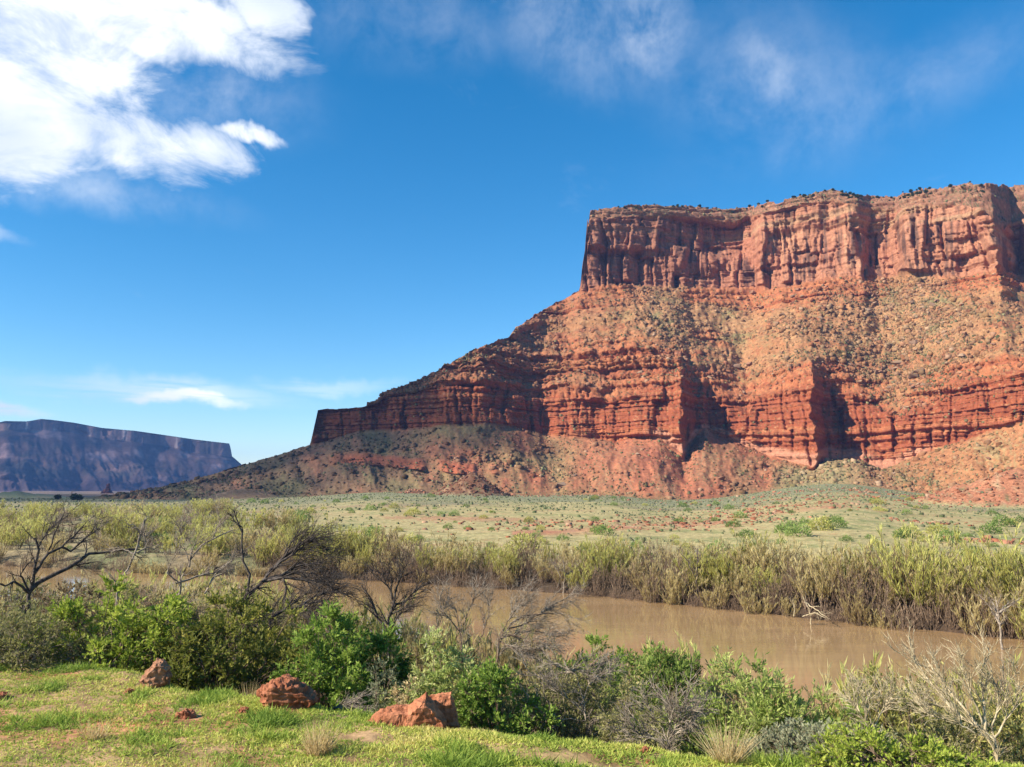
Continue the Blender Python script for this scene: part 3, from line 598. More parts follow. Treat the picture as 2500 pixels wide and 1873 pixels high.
def mat_wood(name, c0, c1, scale=9.0, rough=0.9):
    m = bpy.data.materials.new(name); m.use_nodes = True; t = NT(m.node_tree); b = t.n['Principled BSDF']
    g = t.new('ShaderNodeNewGeometry'); n = t.noise(g.outputs['Position'], scale, 4.0, 0.65)
    t.l.new(t.mix(t.smooth(n, 0.35, 0.68), (*c0, 1), (*c1, 1)), b.inputs['Base Color']); b.inputs['Roughness'].default_value = rough; b.inputs['Specular IOR Level'].default_value = 0.15
    bp = t.new('ShaderNodeBump'); bp.inputs['Strength'].default_value = 0.5; bp.inputs['Distance'].default_value = 0.02; t.l.new(n, bp.inputs['Height']); t.l.new(bp.outputs[0], b.inputs['Normal'])
    return m
ML = {}
ML['bright'] = mat_leaf('leaf_bright', [(0.17, 0.23, 0.032), (0.37, 0.44, 0.055), (0.56, 0.59, 0.11)])
ML['olive'] = mat_leaf('leaf_olive', [(0.11, 0.13, 0.026), (0.24, 0.245, 0.042), (0.44, 0.385, 0.08)])
ML['juniper'] = mat_leaf('leaf_deep_green', [(0.085, 0.14, 0.025), (0.21, 0.31, 0.045), (0.37, 0.47, 0.085)])
ML['pale'] = mat_leaf('leaf_pale_green', [(0.20, 0.27, 0.055), (0.40, 0.46, 0.12), (0.60, 0.58, 0.24)])
ML['greyolive'] = mat_leaf('leaf_grey_olive', [(0.17, 0.17, 0.055), (0.32, 0.30, 0.095), (0.50, 0.43, 0.18)])
ML['willow'] = mat_leaf('leaf_willow', [(0.16, 0.22, 0.045), (0.32, 0.41, 0.08), (0.52, 0.55, 0.17)])
ML['yellow'] = mat_leaf('leaf_yellow_green', [(0.22, 0.23, 0.05), (0.42, 0.40, 0.10), (0.60, 0.52, 0.19)])
ML['brown'] = mat_leaf('leaf_dry_brown', [(0.130, 0.085, 0.046), (0.260, 0.182, 0.091), (0.390, 0.299, 0.156)])
ML['sage'] = mat_leaf('leaf_sage', [(0.16, 0.18, 0.09), (0.30, 0.31, 0.17), (0.45, 0.44, 0.26)])
ML['tam_green'] = mat_leaf('leaf_tamarisk_green', [(0.28, 0.24, 0.075), (0.53, 0.50, 0.13), (0.68, 0.64, 0.21)], 0.5, 0.3)
ML['tam_olive'] = mat_leaf('leaf_tamarisk_olive', [(0.30, 0.215, 0.10), (0.56, 0.45, 0.19), (0.70, 0.59, 0.29)], 0.5, 0.3)
ML['tam_brown'] = mat_leaf('leaf_tamarisk_brown', [(0.15, 0.095, 0.065), (0.31, 0.205, 0.13), (0.46, 0.33, 0.21)], 0.4, 0.3)
ML['grease'] = mat_leaf('leaf_greasewood', [(0.135, 0.195, 0.045), (0.255, 0.345, 0.083), (0.375, 0.450, 0.135)], 0.5, 0.3)
ML['dkgrn'] = mat_leaf('leaf_juniper', [(0.025, 0.04, 0.015), (0.05, 0.07, 0.028), (0.08, 0.10, 0.04)], 0.2, 0.3)
ML['straw'] = mat_leaf('leaf_straw', [(0.56, 0.40, 0.17), (0.72, 0.55, 0.27), (0.82, 0.68, 0.40)], 0.3, 0.1)
MW = {}
MW['dark'] = mat_wood('bark_dark', (0.035, 0.026, 0.022), (0.13, 0.105, 0.085))
MW['grey'] = mat_wood('bark_grey', (0.15, 0.115, 0.085), (0.42, 0.34, 0.25))
MW['pale'] = mat_wood('bark_pale', (0.36, 0.28, 0.16), (0.62, 0.51, 0.32))
MW['brown'] = mat_wood('bark_brown', (0.11, 0.072, 0.048), (0.29, 0.205, 0.135))

def bush_meshes(nm, seed, w, h, dep=None, nclus=80, clr=0.26, twigs=11, lv=12, ll=0.075, lw=0.028, leaf='bright', wood='brown', lean=(0, 0), upright=0.3, hollow=0.35, droop=0.0, bare=0.0, bottom=0.12):
    """a shrub: stems run from the root to leaf clusters spread through the crown"""
    rng = np.random.default_rng(seed); dep = dep or 0.8*w
    # cluster centres, more towards the outside, lumpy outline
    q = rng.normal(size=(nclus*3, 3)); q = nrm(q); q[:, 2] = np.abs(q[:, 2]*1.0)*0.98 - 0.05
    rad = (hollow + (1-hollow)*rng.uniform(0, 1, len(q))**0.5)
    rad *= 1.0 + 0.34*perlin(q[:, 0]*1.9+seed, q[:, 1]*1.9, q[:, 2]*1.9)
    c = q*rad[:, None]*np.array((w/2, dep/2, h*1.0)); c[:, 2] = np.maximum(c[:, 2], bottom*h*rng.uniform(0.5, 1.6, len(c)))
    c = c[:nclus]; c[:, 2] *= (h-0.6*clr)/c[:, 2].max(); c[:, 0] *= (w/2-0.5*clr)/np.percentile(np.abs(c[:, 0]), 97)
    c[:, 0] += lean[0]*c[:, 2]/h; c[:, 1] += lean[1]*c[:, 2]/h
    # stems
    m = 5; t = np.linspace(0, 1, m+1)
    base = np.stack([rng.normal(0, w*0.05, nclus), rng.normal(0, w*0.05, nclus), np.full(nclus, -0.12)], 1)
    mid = base + (c-base)*0.5; mid[:, 2] += 0.12*h*upright; mid += rng.normal(0, 0.05*w, mid.shape)
    path = (1-t)[None, :, None]**2*base[:, None] + 2*(t*(1-t))[None, :, None]*mid[:, None] + (t**2)[None, :, None]*c[:, None]
    path[:, 1:] += rng.normal(0, 0.012*w, path[:, 1:].shape)
    sr = (0.010+0.006*rng.uniform(0, 1, nclus))*max(1.0, w/2.5)
    groups = [(path, sr[:, None]*np.linspace(1, 0.35, m+1)[None])]
    # twigs in each cluster
    P = np.repeat(c, twigs, 0); D = nrm(rng.normal(size=P.shape) + np.array((0, 0, upright)) + 0.5*np.repeat(nrm(c*np.array((2/w, 2/dep, 0.6/h))), twigs, 0))
    tp, tr = grow(rng, P, D, clr*rng.uniform(0.6, 1.4, len(P)), 0.004, 1, 0.1, (0, 0, -droop), 0.5)
    groups2 = [(tp, tr)]
    Vs, Fs = tubes(groups, 4); V2, F2 = tubes(groups2, 3); F2 = F2 + len(Vs)
    stem = mesh_np(nm+'_stem', np.concatenate([Vs, V2]), np.concatenate([Fs, F2]), MW[wood])
    keep = rng.uniform(size=len(tp)) > bare
    tp2, tr2 = tp[keep], tr[keep]
    LP, LD, _ = spawn(rng, tp2, tr2, lv, 0.1, 1.0, 0.75, 0.12)
    cl_var = np.repeat(np.repeat(rng.normal(0, 0.16, nclus), twigs)[keep], lv)
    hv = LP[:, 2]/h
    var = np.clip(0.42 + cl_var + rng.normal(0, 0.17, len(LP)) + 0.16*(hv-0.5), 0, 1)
    V, F, va = kites(rng, LP, LD, ll*rng.uniform(0.6, 1.3, len(LP)), lw*rng.uniform(0.7, 1.3, len(LP)), var)
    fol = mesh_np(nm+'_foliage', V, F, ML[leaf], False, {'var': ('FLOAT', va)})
    return stem, fol
def thing_from(nm, parts, loc, rz=0.0, sc=1.0, label=None, cat=None, group=None):
    e = empty(nm, loc, rz, sc); tag(e, label, cat, group)
    for pn, me in parts: obj(pn, me, e)
    return e
def tam_meshes(nm, seed, h, w, nst, tw, lv, leaf, wood='brown', ll=0.27, lw=0.022, top=0.22):
    """feathery upright riverside shrub: many near-vertical stems"""
    rng = np.random.default_rng(seed)
    an = rng.uniform(0, 2*np.pi, nst); rr = w*0.32*np.sqrt(rng.uniform(0, 1, nst))
    P = np.stack([rr*np.cos(an), rr*np.sin(an), np.full(nst, -0.15)], 1)
    D = nrm(np.stack([0.30*np.cos(an)*rr/w*2.2, 0.30*np.sin(an)*rr/w*2.2, np.ones(nst)], 1) + rng.normal(0, 0.10, (nst, 3)))
    p1, r1 = grow(rng, P, D, h*rng.uniform(0.55, 1.08, nst), 0.020, 5, 0.09, (0, 0, 0.03), 0.25)
    P, D, rr = spawn(rng, p1, r1, tw, 0.15, 0.98, 0.32, 0.25)
    p2, r2 = grow(rng, P, D, rng.uniform(0.25, 0.62, len(P))*h/3.0, 0.007, 3, 0.10, (0, 0, 0.06), 0.4)
    V1, F1 = tubes([(p1, r1)], 4); V2, F2 = tubes([(p2, r2)], 3)
    stem = mesh_np(nm+'_stem', np.concatenate([V1, V2]), np.concatenate([F1, F2+len(V1)]), MW[wood])
    LP, LD, _ = spawn(rng, p2, r2, lv, 0.0, 1.0, 0.28, 0.25)
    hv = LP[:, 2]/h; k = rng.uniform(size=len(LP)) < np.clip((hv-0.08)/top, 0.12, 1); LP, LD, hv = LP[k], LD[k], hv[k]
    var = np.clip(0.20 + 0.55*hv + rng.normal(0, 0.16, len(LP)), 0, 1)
    V, F, va = kites(rng, LP, LD, ll*rng.uniform(0.6, 1.4, len(LP)), lw*rng.uniform(0.7, 1.3, len(LP)), var)
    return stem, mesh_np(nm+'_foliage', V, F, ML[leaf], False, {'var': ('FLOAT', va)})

def gz(x, y): return float(ground_z(np.array([x]), np.array([y]))[0])
def at(px, r, py=1500.0):
    a = float(az_of(px, py)); return r*math.sin(a), r*math.cos(a)
def P3(px, py, r):
    a, e = dirpix(px, py); return np.array((r*np.sin(a), r*np.cos(a), H + r*np.tan(e)))
def top_h(px, py, r):
    """height of a thing standing on the ground at distance r whose top is seen at row py"""
    x, y = at(px, r, py); return float(P3(px, py, r)[2]) - gz(x, y)

def zone_word(px): return 'far left' if px < 350 else 'left' if px < 800 else 'left-centre' if px < 1200 else 'centre' if px < 1600 else 'right-centre' if px < 2000 else 'right' if px < 2300 else 'far right'
# ------------------------------------------------------------------ rocks
def mat_rock(name, scale=6.0, bump=0.6, dist=0.03, dark=(0.6, 0.55, 0.5)):
    m = bpy.data.materials.new(name); m.use_nodes = True; t = NT(m.node_tree); b = t.n['Principled BSDF']
    a = t.new('ShaderNodeAttribute', attribute_name='Col'); tcn = t.new('ShaderNodeTexCoord')
    n = t.noise(tcn.outputs['Object'], scale, 8.0, 0.65); n2 = t.noise(tcn.outputs['Object'], scale*0.35, 4.0, 0.6)
    c = t.mix(t.smooth(n2, 0.35, 0.7), a.outputs['Color'], t.mix(1.0, a.outputs['Color'], (*dark, 1), 'MULTIPLY'))
    c = t.mix(t.smooth(n, 0.3, 0.75), t.mix(1.0, c, (0.72, 0.70, 0.68, 1), 'MULTIPLY'), c)
    t.l.new(c, b.inputs['Base Color']); b.inputs['Roughness'].default_value = 0.95; b.inputs['Specular IOR Level'].default_value = 0.1
    bp = t.new('ShaderNodeBump'); bp.inputs['Strength'].default_value = bump; bp.inputs['Distance'].default_value = dist; t.l.new(n, bp.inputs['Height']); t.l.new(bp.outputs[0], b.inputs['Normal'])
    return m
import bmesh
def hull_rock(nm, chunks, col, mat, cuts=5, amp=0.03, seed=0):
    """rock made of one or more faceted lumps; each chunk: (points (x, z) of the front outline, depth front, depth back, y offset)"""
    bm = bmesh.new()
    for ci, (pts, d0, d1, yo) in enumerate(chunks):
        b = bmesh.new(); cx = sum(p[0] for p in pts)/len(pts); cz = sum(p[1] for p in pts)/len(pts)
        rng = np.random.default_rng(seed+ci)
        for (px_, pz) in pts:
            for (dd, k) in ((-d0, 0.74), (0.0, 1.0), (d1, 0.72)):
                b.verts.new((cx+(px_-cx)*k*rng.uniform(0.92, 1.04), yo+dd*rng.uniform(0.85, 1.1), max(cz+(pz-cz)*k*rng.uniform(0.94, 1.04), -0.25)))
        bmesh.ops.convex_hull(b, input=b.verts[:])
        bmesh.ops.delete(b, geom=[v for v in b.verts if not v.link_faces], context='VERTS')
        bmesh.ops.triangulate(b, faces=b.faces[:])
        for it in range(3): bmesh.ops.subdivide_edges(b, edges=[e for e in b.edges if e.calc_length() > 0.05*max(d0+d1, 0.3)], cuts=1, use_grid_fill=False); bmesh.ops.triangulate(b, faces=b.faces[:])
        b.normal_update()
        co = np.array([v.co[:] for v in b.verts]); no = np.array([v.normal[:] for v in b.verts]); s = 1.0/max(d0+d1, 0.1)
        n = fbm(co[:, 0]*2.2*s+seed, co[:, 1]*2.2*s, co[:, 2]*2.2*s, 4, 0.55)
        lay = np.abs(perlin(co[:, 0]*1.2*s, co[:, 1]*1.2*s+seed, co[:, 2]*6*s))
        crk = np.exp(-(perlin(co[:, 0]*2.6*s+seed*2.0, co[:, 1]*2.6*s, co[:, 2]*2.6*s)/0.06)**2); fine = fbm(co[:, 0]*9*s+seed, co[:, 1]*9*s, co[:, 2]*9*s, 2)
        for v, o_, k in zip(b.verts, no, n*amp*2.2 - lay*amp*1.5 - crk*amp*0.9 + fine*amp*0.7): v.co += bmesh_vec(o_*k)
        me = bpy.data.meshes.new('tmp'); b.to_mesh(me); b.free(); bm.from_mesh(me); bpy.data.meshes.remove(me)
    me = bpy.data.meshes.new(nm); bm.to_mesh(me); bm.free()
    n = len(me.vertices); at_ = me.attributes.new('Col', 'FLOAT_COLOR', 'POINT'); at_.data.foreach_set('color', np.tile(np.array((*col, 1), np.float32), n))
    me.materials.append(mat); return me
from mathutils import Vector as bmesh_vec
MR = mat_rock('red_sandstone_rock', 11.0, 1.0, 0.04, (0.5, 0.42, 0.38))
MRS = mat_rock('slope_sandstone', 0.5, 0.6, 0.4)
def px2l(pts, x0, y0, k): return [((p[0]-x0)*k, (y0-p[1])*k) for p in pts]
def place_rock(nm, me, px, r, label, sink=0.06, rz=0.0):
    x, y = at(px, r, 1700); o = obj(nm, me, None, (x, y, gz(x, y)-sink), (0, 0, rz)); tag(o, label, 'rock', 'red rocks at the edge of the grass'); return o
k = 0.00213
place_rock('boulder', hull_rock('boulder_peaked', [
    (px2l([(940,680),(985,620),(1060,562),(1140,552),(1215,548),(1330,560),(1420,640),(1430,780),(1100,780),(950,760)], 1300, 745, k), 0.24, 0.34, 0.0),
    (px2l([(1195,600),(1290,520),(1345,476),(1385,462),(1412,505),(1430,585),(1545,660),(1555,760),(1300,770),(1200,745)], 1300, 745, k), 0.30, 0.22, 0.02),
    (px2l([(1380,520),(1450,512),(1540,505),(1572,492),(1600,580),(1625,680),(1650,765),(1430,765)], 1300, 745, k), 0.10, 0.30, 0.30)], (0.58, 0.235, 0.12), MR, amp=0.022, seed=3),
    1012, 13.35, 'large orange-red boulder with a peaked hump at the grass edge', 0.05, -float(az_of(1012, 1700)))
k = 0.00262
place_rock('boulder', hull_rock('boulder_upright', [(px2l([(1085,275),(1100,240),(1150,190),(1200,132),(1250,140),(1300,190),(1312,250),(1290,330),(1250,360),(1150,330)], 1200, 345, k), 0.24, 0.24, 0.0)], (0.50, 0.26, 0.15), MR, amp=0.03, seed=9),
    378, 17.0, 'upright tan-brown boulder standing before the dark olive bush', 0.08, 0.3)
k = 0.0024
place_rock('boulder', hull_rock('boulder_domed', [(px2l([(115,440),(140,400),(200,370),(300,350),(390,380),(460,430),(530,480),(562,545),(480,600),(300,610),(150,560)], 340, 580, k), 0.32, 0.32, 0.0)], (0.50, 0.20, 0.105), MR, amp=0.05, seed=14),
    708, 14.65, 'low domed red boulder with a crumbly top, left of the peaked one', 0.08, 0.2)
small = hull_rock('stone', [([(-0.2, 0.0), (-0.16, 0.12), (0.0, 0.19), (0.12, 0.15), (0.2, 0.02), (0.05, -0.08)], 0.14, 0.14, 0.0)], (0.50, 0.20, 0.105), MR, amp=0.03, seed=21)
for i, (qx, r, s, lab) in enumerate([(455, 14.3, 0.85, 'small red stone in the grass below the upright boulder'), (2, 17.0, 0.8, 'small orange stone at the left edge of the grass'), (316, 16.6, 0.55, 'small tan stone just left of the upright boulder'),
                                     (62, 11.25, 0.7, 'pale stone in the grass at the bottom left corner'), (598, 14.4, 0.6, 'small red stone in the grass left of the domed boulder'), (1575, 12.0, 0.5, 'small red stone at the grass edge right of the boulders'), (1585, 11.6, 0.45, 'small red stone half buried in yellow grass on the right')]):
    o = place_rock('stone', small, qx, r, lab, 0.02, i*1.9); o.scale = (s, s*0.9, s)

# loose blocks on the slopes of the butte
def block_protos(n, col, seed, mat):
    out = []
    for i in range(n):
        rng = np.random.default_rng(seed+i); b = bmesh.new()
        q = rng.uniform(-1, 1, (13, 3))*np.array((0.6, 0.5, 0.42)); q = q/np.maximum(np.abs(q).max(1, keepdims=True)*1.6, 0.75)*np.array((1.0, 0.85, 0.75))
        for v in q: b.verts.new(v)
        bmesh.ops.convex_hull(b, input=b.verts[:]); bmesh.ops.delete(b, geom=[v for v in b.verts if not v.link_faces], context='VERTS'); bmesh.ops.triangulate(b, faces=b.faces[:])
        me = bpy.data.meshes.new('slope_block'); b.to_mesh(me); b.free()
        c = np.array(col[i % len(col)], np.float32); a_ = me.attributes.new('Col', 'FLOAT_COLOR', 'POINT'); a_.data.foreach_set('color', np.tile(np.append(c, 1.0).astype(np.float32), len(me.vertices)))
        me.materials.append(mat); out.append(me)
    return out
BLK = block_protos(8, [(0.42, 0.27, 0.165), (0.36, 0.19, 0.12), (0.30, 0.19, 0.125), (0.46, 0.31, 0.20)], 100, MRS)
rng = np.random.default_rng(5)
bx, by, bz, bS, bpx = BUT['x'], BUT['y'], BUT['z'], BUT['S'], BUT['px']
def pick(n, lo, hi, wfun, p0=250, p1=2490, seed=0):
    r_ = np.random.default_rng(seed)
    ok = np.argwhere((bS > lo) & (bS < hi) & (bpx > p0) & (bpx < p1)); cl_ = fbm(bx[ok[:, 0], ok[:, 1]]*0.035, by[ok[:, 0], ok[:, 1]]*0.035+bz[ok[:, 0], ok[:, 1]]*0.03, seed*3.1, 3); wgt = np.exp(3.2*cl_)*wfun(bpx[ok[:, 0], ok[:, 1]], bS[ok[:, 0], ok[:, 1]], ok); wgt = wgt/wgt.sum()
    s_ = ok[r_.choice(len(ok), n, replace=False, p=wgt)]; return s_[:, 0], s_[:, 1]
fanw = lambda p: 0.35 + 2.2*np.exp(-((p-2240)/130)**2) + 1.0*np.exp(-((p-1620)/90)**2) + 0.8*np.exp(-((p-2080)/150)**2)
i, j = pick(210, 3.03, 3.97, lambda p, S, o: fanw(p)*(0.4+BUT['red'][o[:, 0], o[:, 1]]*0.4), 1240, 2495, 1)
i2, j2 = pick(50, 1.05, 1.9, lambda p, S, o: np.ones(len(p)), 300, 2495, 2)
for n_, (ii, jj) in enumerate(zip(np.concatenate([i, i2]), np.concatenate([j, j2]))):
    s = float(np.clip(rng.lognormal(0.95, 0.42), 1.5, 7.5)) if n_ < 210 else float(np.clip(rng.lognormal(0.75, 0.4), 1.2, 5))
    o = obj('sandstone_block', BLK[n_ % 8], None, (bx[ii, jj], bx[ii, jj]*0+by[ii, jj], bz[ii, jj]+0.18*s), (rng.uniform(-0.4, 0.4), rng.uniform(-0.4, 0.4), rng.uniform(0, 6.28)), (s, s, s*0.85))
    tag(o, '%s %s sandstone block on the %s, %s' % ('small' if s < 2.2 else 'middling' if s < 3.6 else 'big', ('tan', 'reddish', 'grey-brown', 'pale')[n_ % 4], ('upper slope under the cliff' if bS[ii, jj] > 3.6 else 'middle slope of the butte' if bS[ii, jj] > 3.3 else 'lower slope above the red band') if n_ < 210 else 'talus at the foot of the butte', zone_word(bpx[ii, jj])), 'rock', 'fallen blocks under the cliff' if n_ < 210 else 'blocks on the talus')
def scatter_mesh(nm, protoVF, pos, size, cols, mat, rng, squash=0.8, kind='stuff', smooth=False):
    V0, F0 = protoVF; n = len(pos); m = len(V0)
    an = rng.uniform(0, 6.283, n); c, s = np.cos(an), np.sin(an)
    V = V0[None]*size[:, None, None]; V = V*np.array((1, 1, squash))
    X = V[..., 0]*c[:, None]-V[..., 1]*s[:, None]; Y = V[..., 0]*s[:, None]+V[..., 1]*c[:, None]
    V = np.stack([X, Y, V[..., 2]], -1)*(1+0.25*rng.normal(size=(n, m, 1))*0.6) + pos[:, None]
    F = (F0[None] + (np.arange(n)*m)[:, None, None]).reshape(-1, F0.shape[1])
    me = mesh_np(nm, V.reshape(-1, 3), F, mat, smooth, {'Col': ('FLOAT_COLOR', np.repeat(cols, m, 0))})
    return tag(obj(nm, me), kind=kind)
ROCKVF = (np.array([(-.5,-.4,-.3),(.5,-.35,-.3),(.45,.45,-.3),(-.4,.4,-.3),(-.35,-.3,.4),(.3,-.35,.3),(.35,.3,.45),(-.3,.35,.3)], float), np.array([(0,3,2,1),(4,5,6,7),(0,1,5,4),(1,2,6,5),(2,3,7,6),(3,0,4,7)]))
def dome(nseg, seed):
    r_ = np.random.default_rng(seed); v = [(0, 0, 0.85)]; f = []
    for k_ in range(nseg):
        a_ = k_*2*np.pi/nseg; v.append((0.42*np.cos(a_), 0.42*np.sin(a_), 0.55)); 
    for k_ in range(nseg):
        a_ = (k_+.5)*2*np.pi/nseg; v.append((0.52*np.cos(a_), 0.52*np.sin(a_), -0.15))
    for k_ in range(nseg):
        n_ = (k_+1) % nseg; f += [(0, 1+k_, 1+n_), (1+k_, 1+nseg+k_, 1+n_), (1+n_, 1+nseg+k_, 1+nseg+n_)]
    v = np.array(v); return v*r_.uniform(0.75, 1.2, (len(v), 1)), np.array(f)
i, j = pick(8500, 3.01, 3.99, lambda p, S, o: (fanw(p)+0.4)*(1-0.75*BUT['led'][o[:, 0], o[:, 1]]), 900, 2520, 3); i2, j2 = pick(3400, 1.02, 1.99, lambda p, S, o: 1.02-0.85*np.clip(BUT['cone'][o[:, 0], o[:, 1]], 0, 1), 250, 2520, 4)
ii = np.concatenate([i, i2]); jj = np.concatenate([j, j2]); pos = np.stack([bx[ii, jj], by[ii, jj], bz[ii, jj]], 1)
base = np.array([(0.47, 0.30, 0.185), (0.40, 0.20, 0.12), (0.32, 0.20, 0.125), (0.52, 0.37, 0.235)])[rng.integers(0, 4, len(pos))]*rng.uniform(0.75, 1.15, (len(pos), 1))
dk = (0.6+0.4*sstep(bpx[ii, jj], 900, 1350))[:, None]  # painted cloud shade on the rubble of the left end
loc = BUT['C'][ii, jj]; base = lerp(loc*rng.uniform(0.8, 1.35, (len(pos), 1)), base, rng.uniform(0.0, 0.55, (len(pos), 1)))
scatter_mesh('slope_rubble', ROCKVF, pos, np.clip(rng.lognormal(0.15, 0.60, len(pos)), 0.4, 4.2), base*dk, MRS, rng, 0.95)
i, j = pick(7500, 3.0, 3.99, lambda p, S, o: 0.25+fanw(p)*0.8, 900, 2520, 6); i2, j2 = pick(4200, 1.0, 1.98, lambda p, S, o: np.ones(len(p)), 250, 2520, 7); i4, j4 = pick(900, 2.05, 3.0, lambda p, S, o: np.ones(len(p)), 780, 2520, 18); i3, j3 = pick(900, 4.98, 6.25, lambda p, S, o: np.ones(len(p)), 1440, 2520, 8)
ii = np.concatenate([i, i2, i3, i4]); jj = np.concatenate([j, j2, j3, j4]); pos = np.stack([bx[ii, jj], by[ii, jj], bz[ii, jj]], 1)
cols = np.array([(0.16, 0.165, 0.075), (0.21, 0.205, 0.10), (0.12, 0.13, 0.055), (0.27, 0.25, 0.125)])[rng.integers(0, 4, len(pos))]*rng.uniform(0.7, 1.2, (len(pos), 1))
MSC = mat_rock('scrub_cover', 1.5, 0.9, 0.3, (0.5, 0.55, 0.5))
loc = BUT['C'][ii, jj]; cols = lerp(loc*0.8, cols, rng.uniform(0.3, 1.0, (len(pos), 1)))
scatter_mesh('slope_scrub', dome(4, 1), pos, np.clip(rng.lognormal(-0.35, 0.5, len(pos)), 0.3, 2.2), cols, MSC, rng, 0.8)

# junipers along the skyline of the butte
def blob_tree(seed, h):
    r_ = np.random.default_rng(seed); n = 420; q = nrm(r_.normal(size=(n, 3)))*r_.uniform(0.4, 1, (n, 1))**0.5
    q = q*(1+0.3*perlin(q[:, 0]*2+seed, q[:, 1]*2, q[:, 2]*2))[:, None]
    P = q*np.array((0.42*h, 0.42*h, 0.40*h)) + np.array((0, 0, 0.52*h))
    V, F, va = kites(r_, P, r_.normal(size=(n, 3)), 0.22*h, 0.13*h, np.clip(0.45+0.25*r_.normal(size=n), 0, 1))
    p, rad = grow(r_, np.zeros((3, 3))+np.array((0, 0, -0.2*h)), np.array([(0.1, 0, 1), (-0.2, 0.1, 1), (0.2, -0.1, 1)]), 0.7*h, 0.035*h, 3, 0.1)
    V2, F2 = tubes([(p, rad)], 4)
    me = mesh_np('juniper', np.concatenate([V, V2]), np.concatenate([F, F2+len(V)]), ML['dkgrn'], False, {'var': ('FLOAT', np.concatenate([va, np.zeros(len(V2))]))}); return me
JUN = [blob_tree(300+q, 1.0) for q in range(4)]
i, j = pick(110, 5.6, 6.12, lambda p, S, o: 0.6+np.exp(-((p-1700)/160)**2)+np.exp(-((p-2120)/120)**2)+0.7*np.exp(-((p-2300)/60)**2), 1455, 2495, 9)
for n_, (a_, b_) in enumerate(zip(i, j)):
    s = rng.uniform(0.8, 2.6); o = obj('juniper_tree', JUN[n_ % 4], None, (bx[a_, b_], by[a_, b_], bz[a_, b_]), (0, 0, rng.uniform(0, 6.28)), (s*1.5, s*1.3, s))
    tag(o, '%s dark juniper on the rim of the great cliff, %s' % ('tiny' if s < 1.4 else 'small' if s < 2.0 else 'larger', 'left end' if bpx[a_, b_] < 1600 else 'left of the middle' if bpx[a_, b_] < 1850 else 'middle' if bpx[a_, b_] < 2100 else 'right of the middle' if bpx[a_, b_] < 2300 else 'right end'), 'tree', 'junipers along the cliff rim')
print('rocks built', round(time.time()-T0, 1))

# a small outcrop and dark trees far out on the left-hand plain
x, y = at(264, 1500, 1195); o = obj('rock_outcrop', hull_rock('rock_outcrop', [([(-16, -2), (-12, 8), (-6, 14), (2, 12), (10, 6), (16, -2)], 9, 9, 0.0), ([(-5, 5), (-4, 24), (-1, 22), (1, 27), (4, 23), (5, 5)], 4, 4, 0.0)], (0.13, 0.06, 0.05), MRS, amp=1.2, seed=77), None, (x, y, gz(x, y)-1.0), None, (0.8, 0.8, 0.7)); tag(o, 'small dark rock outcrop with a notched top on the far left plain', 'rock')
for q, (px_, r_, s_, lab) in enumerate([(141, 520, 3.2, 'lone dark tree on the far left plain below the mesa'), (181, 500, 3.8, 'dark tree on the far left plain, left one of a close pair'), (194, 505, 3.4, 'dark tree on the far left plain, right one of a close pair')]):
    x, y = at(px_, r_, 1212); o = obj('dark_tree', JUN[q], None, (x, y, gz(x, y)-0.2), (0, 0, q), (s_*1.2, s_*1.2, s_)); tag(o, lab, 'tree')
# ------------------------------------------------------------------ far bank: feathery tamarisk hedge
rng = np.random.default_rng(12)
TAM = []
for q in range(4): TAM.append(('stem', 'foliage', *tam_meshes('tamarisk_green%d' % q, 400+q, 3.1, 1.9, 30, 8, 12, 'tam_green', lw=0.026), 'g'))
for q in range(4): TAM.append(('stem', 'foliage', *tam_meshes('tamarisk_olive%d' % q, 410+q, 2.9, 1.8, 32, 8, 11, 'tam_olive', lw=0.026), 'o'))
for q in range(4): TAM.append(('stem', 'foliage', *tam_meshes('tamarisk_brown%d' % q, 420+q, 2.6, 1.9, 36, 7, 4, 'tam_brown', top=0.9), 'b'))
TL = {'g': 'yellow-green feathery', 'o': 'straw-olive feathery', 'b': 'bare brown twiggy'}
def put_tam(q, x, y, sc, flat, px=0, row=0):
    p = TAM[q]; size = 'tall' if sc[2] > 1.08 else ('low' if sc[2] < 0.75 else 'middling')
    if flat: lab = '%s %s tamarisk on the left-hand flat, %s, %s' % (size, TL[p[4]], 'left side' if px < 230 else 'middle' if px < 480 else 'right side', 'near water' if row == 0 else 'farther back')
    else: lab = '%s %s tamarisk, far-bank thicket, %s, %s' % (size, TL[p[4]], ('at the water edge', 'in front', 'midway back', 'at the back')[row], zone_word(px))
    thing_from('tamarisk', [('stem', p[2]), ('foliage', p[3])], (x, y, gz(x, y)-0.05), rng.uniform(0, 6.28), sc, lab, 'shrub', 'tamarisks on the left flat' if flat else 'tamarisks along the far bank')
cnt = 0
for row, (off, hs) in enumerate([(-0.05, 0.66), (0.9, 0.85), (2.6, 1.0), (5.0, 1.02)]):
    qx = 640.0 if row else -80.0
    while qx < 2640:
        a = float(az_of(qx, 1450)); rf = float(np.interp(a, *RFAR)); r = rf + off + rng.normal(0, 0.5)
        step = rng.uniform(1.05, 1.75)/rf*F_PX*(1.12, 1.05, 1.15, 1.3)[row]
        big = 1.06 + 0.26*sstep(qx, 1300, 2400) + 0.34*float(perlin(qx*0.011, 4.0, 1.0))
        ns = float(perlin(qx*0.006, row*0.3, 1.0)) + rng.normal(0, 0.35)
        kind = rng.integers(0, 4) + (0 if ns > 0.10 else (4 if ns > -0.28 else 8))
        if row == 0: kind = rng.integers(4, 12)
        x, y = r*math.sin(a), r*math.cos(a); s = hs*big*rng.uniform(0.68, 1.24)
        put_tam(int(kind), x, y, (s*rng.uniform(1.15, 1.5), s*rng.uniform(1.15, 1.5), s), False, qx, row); cnt += 1
        qx += step
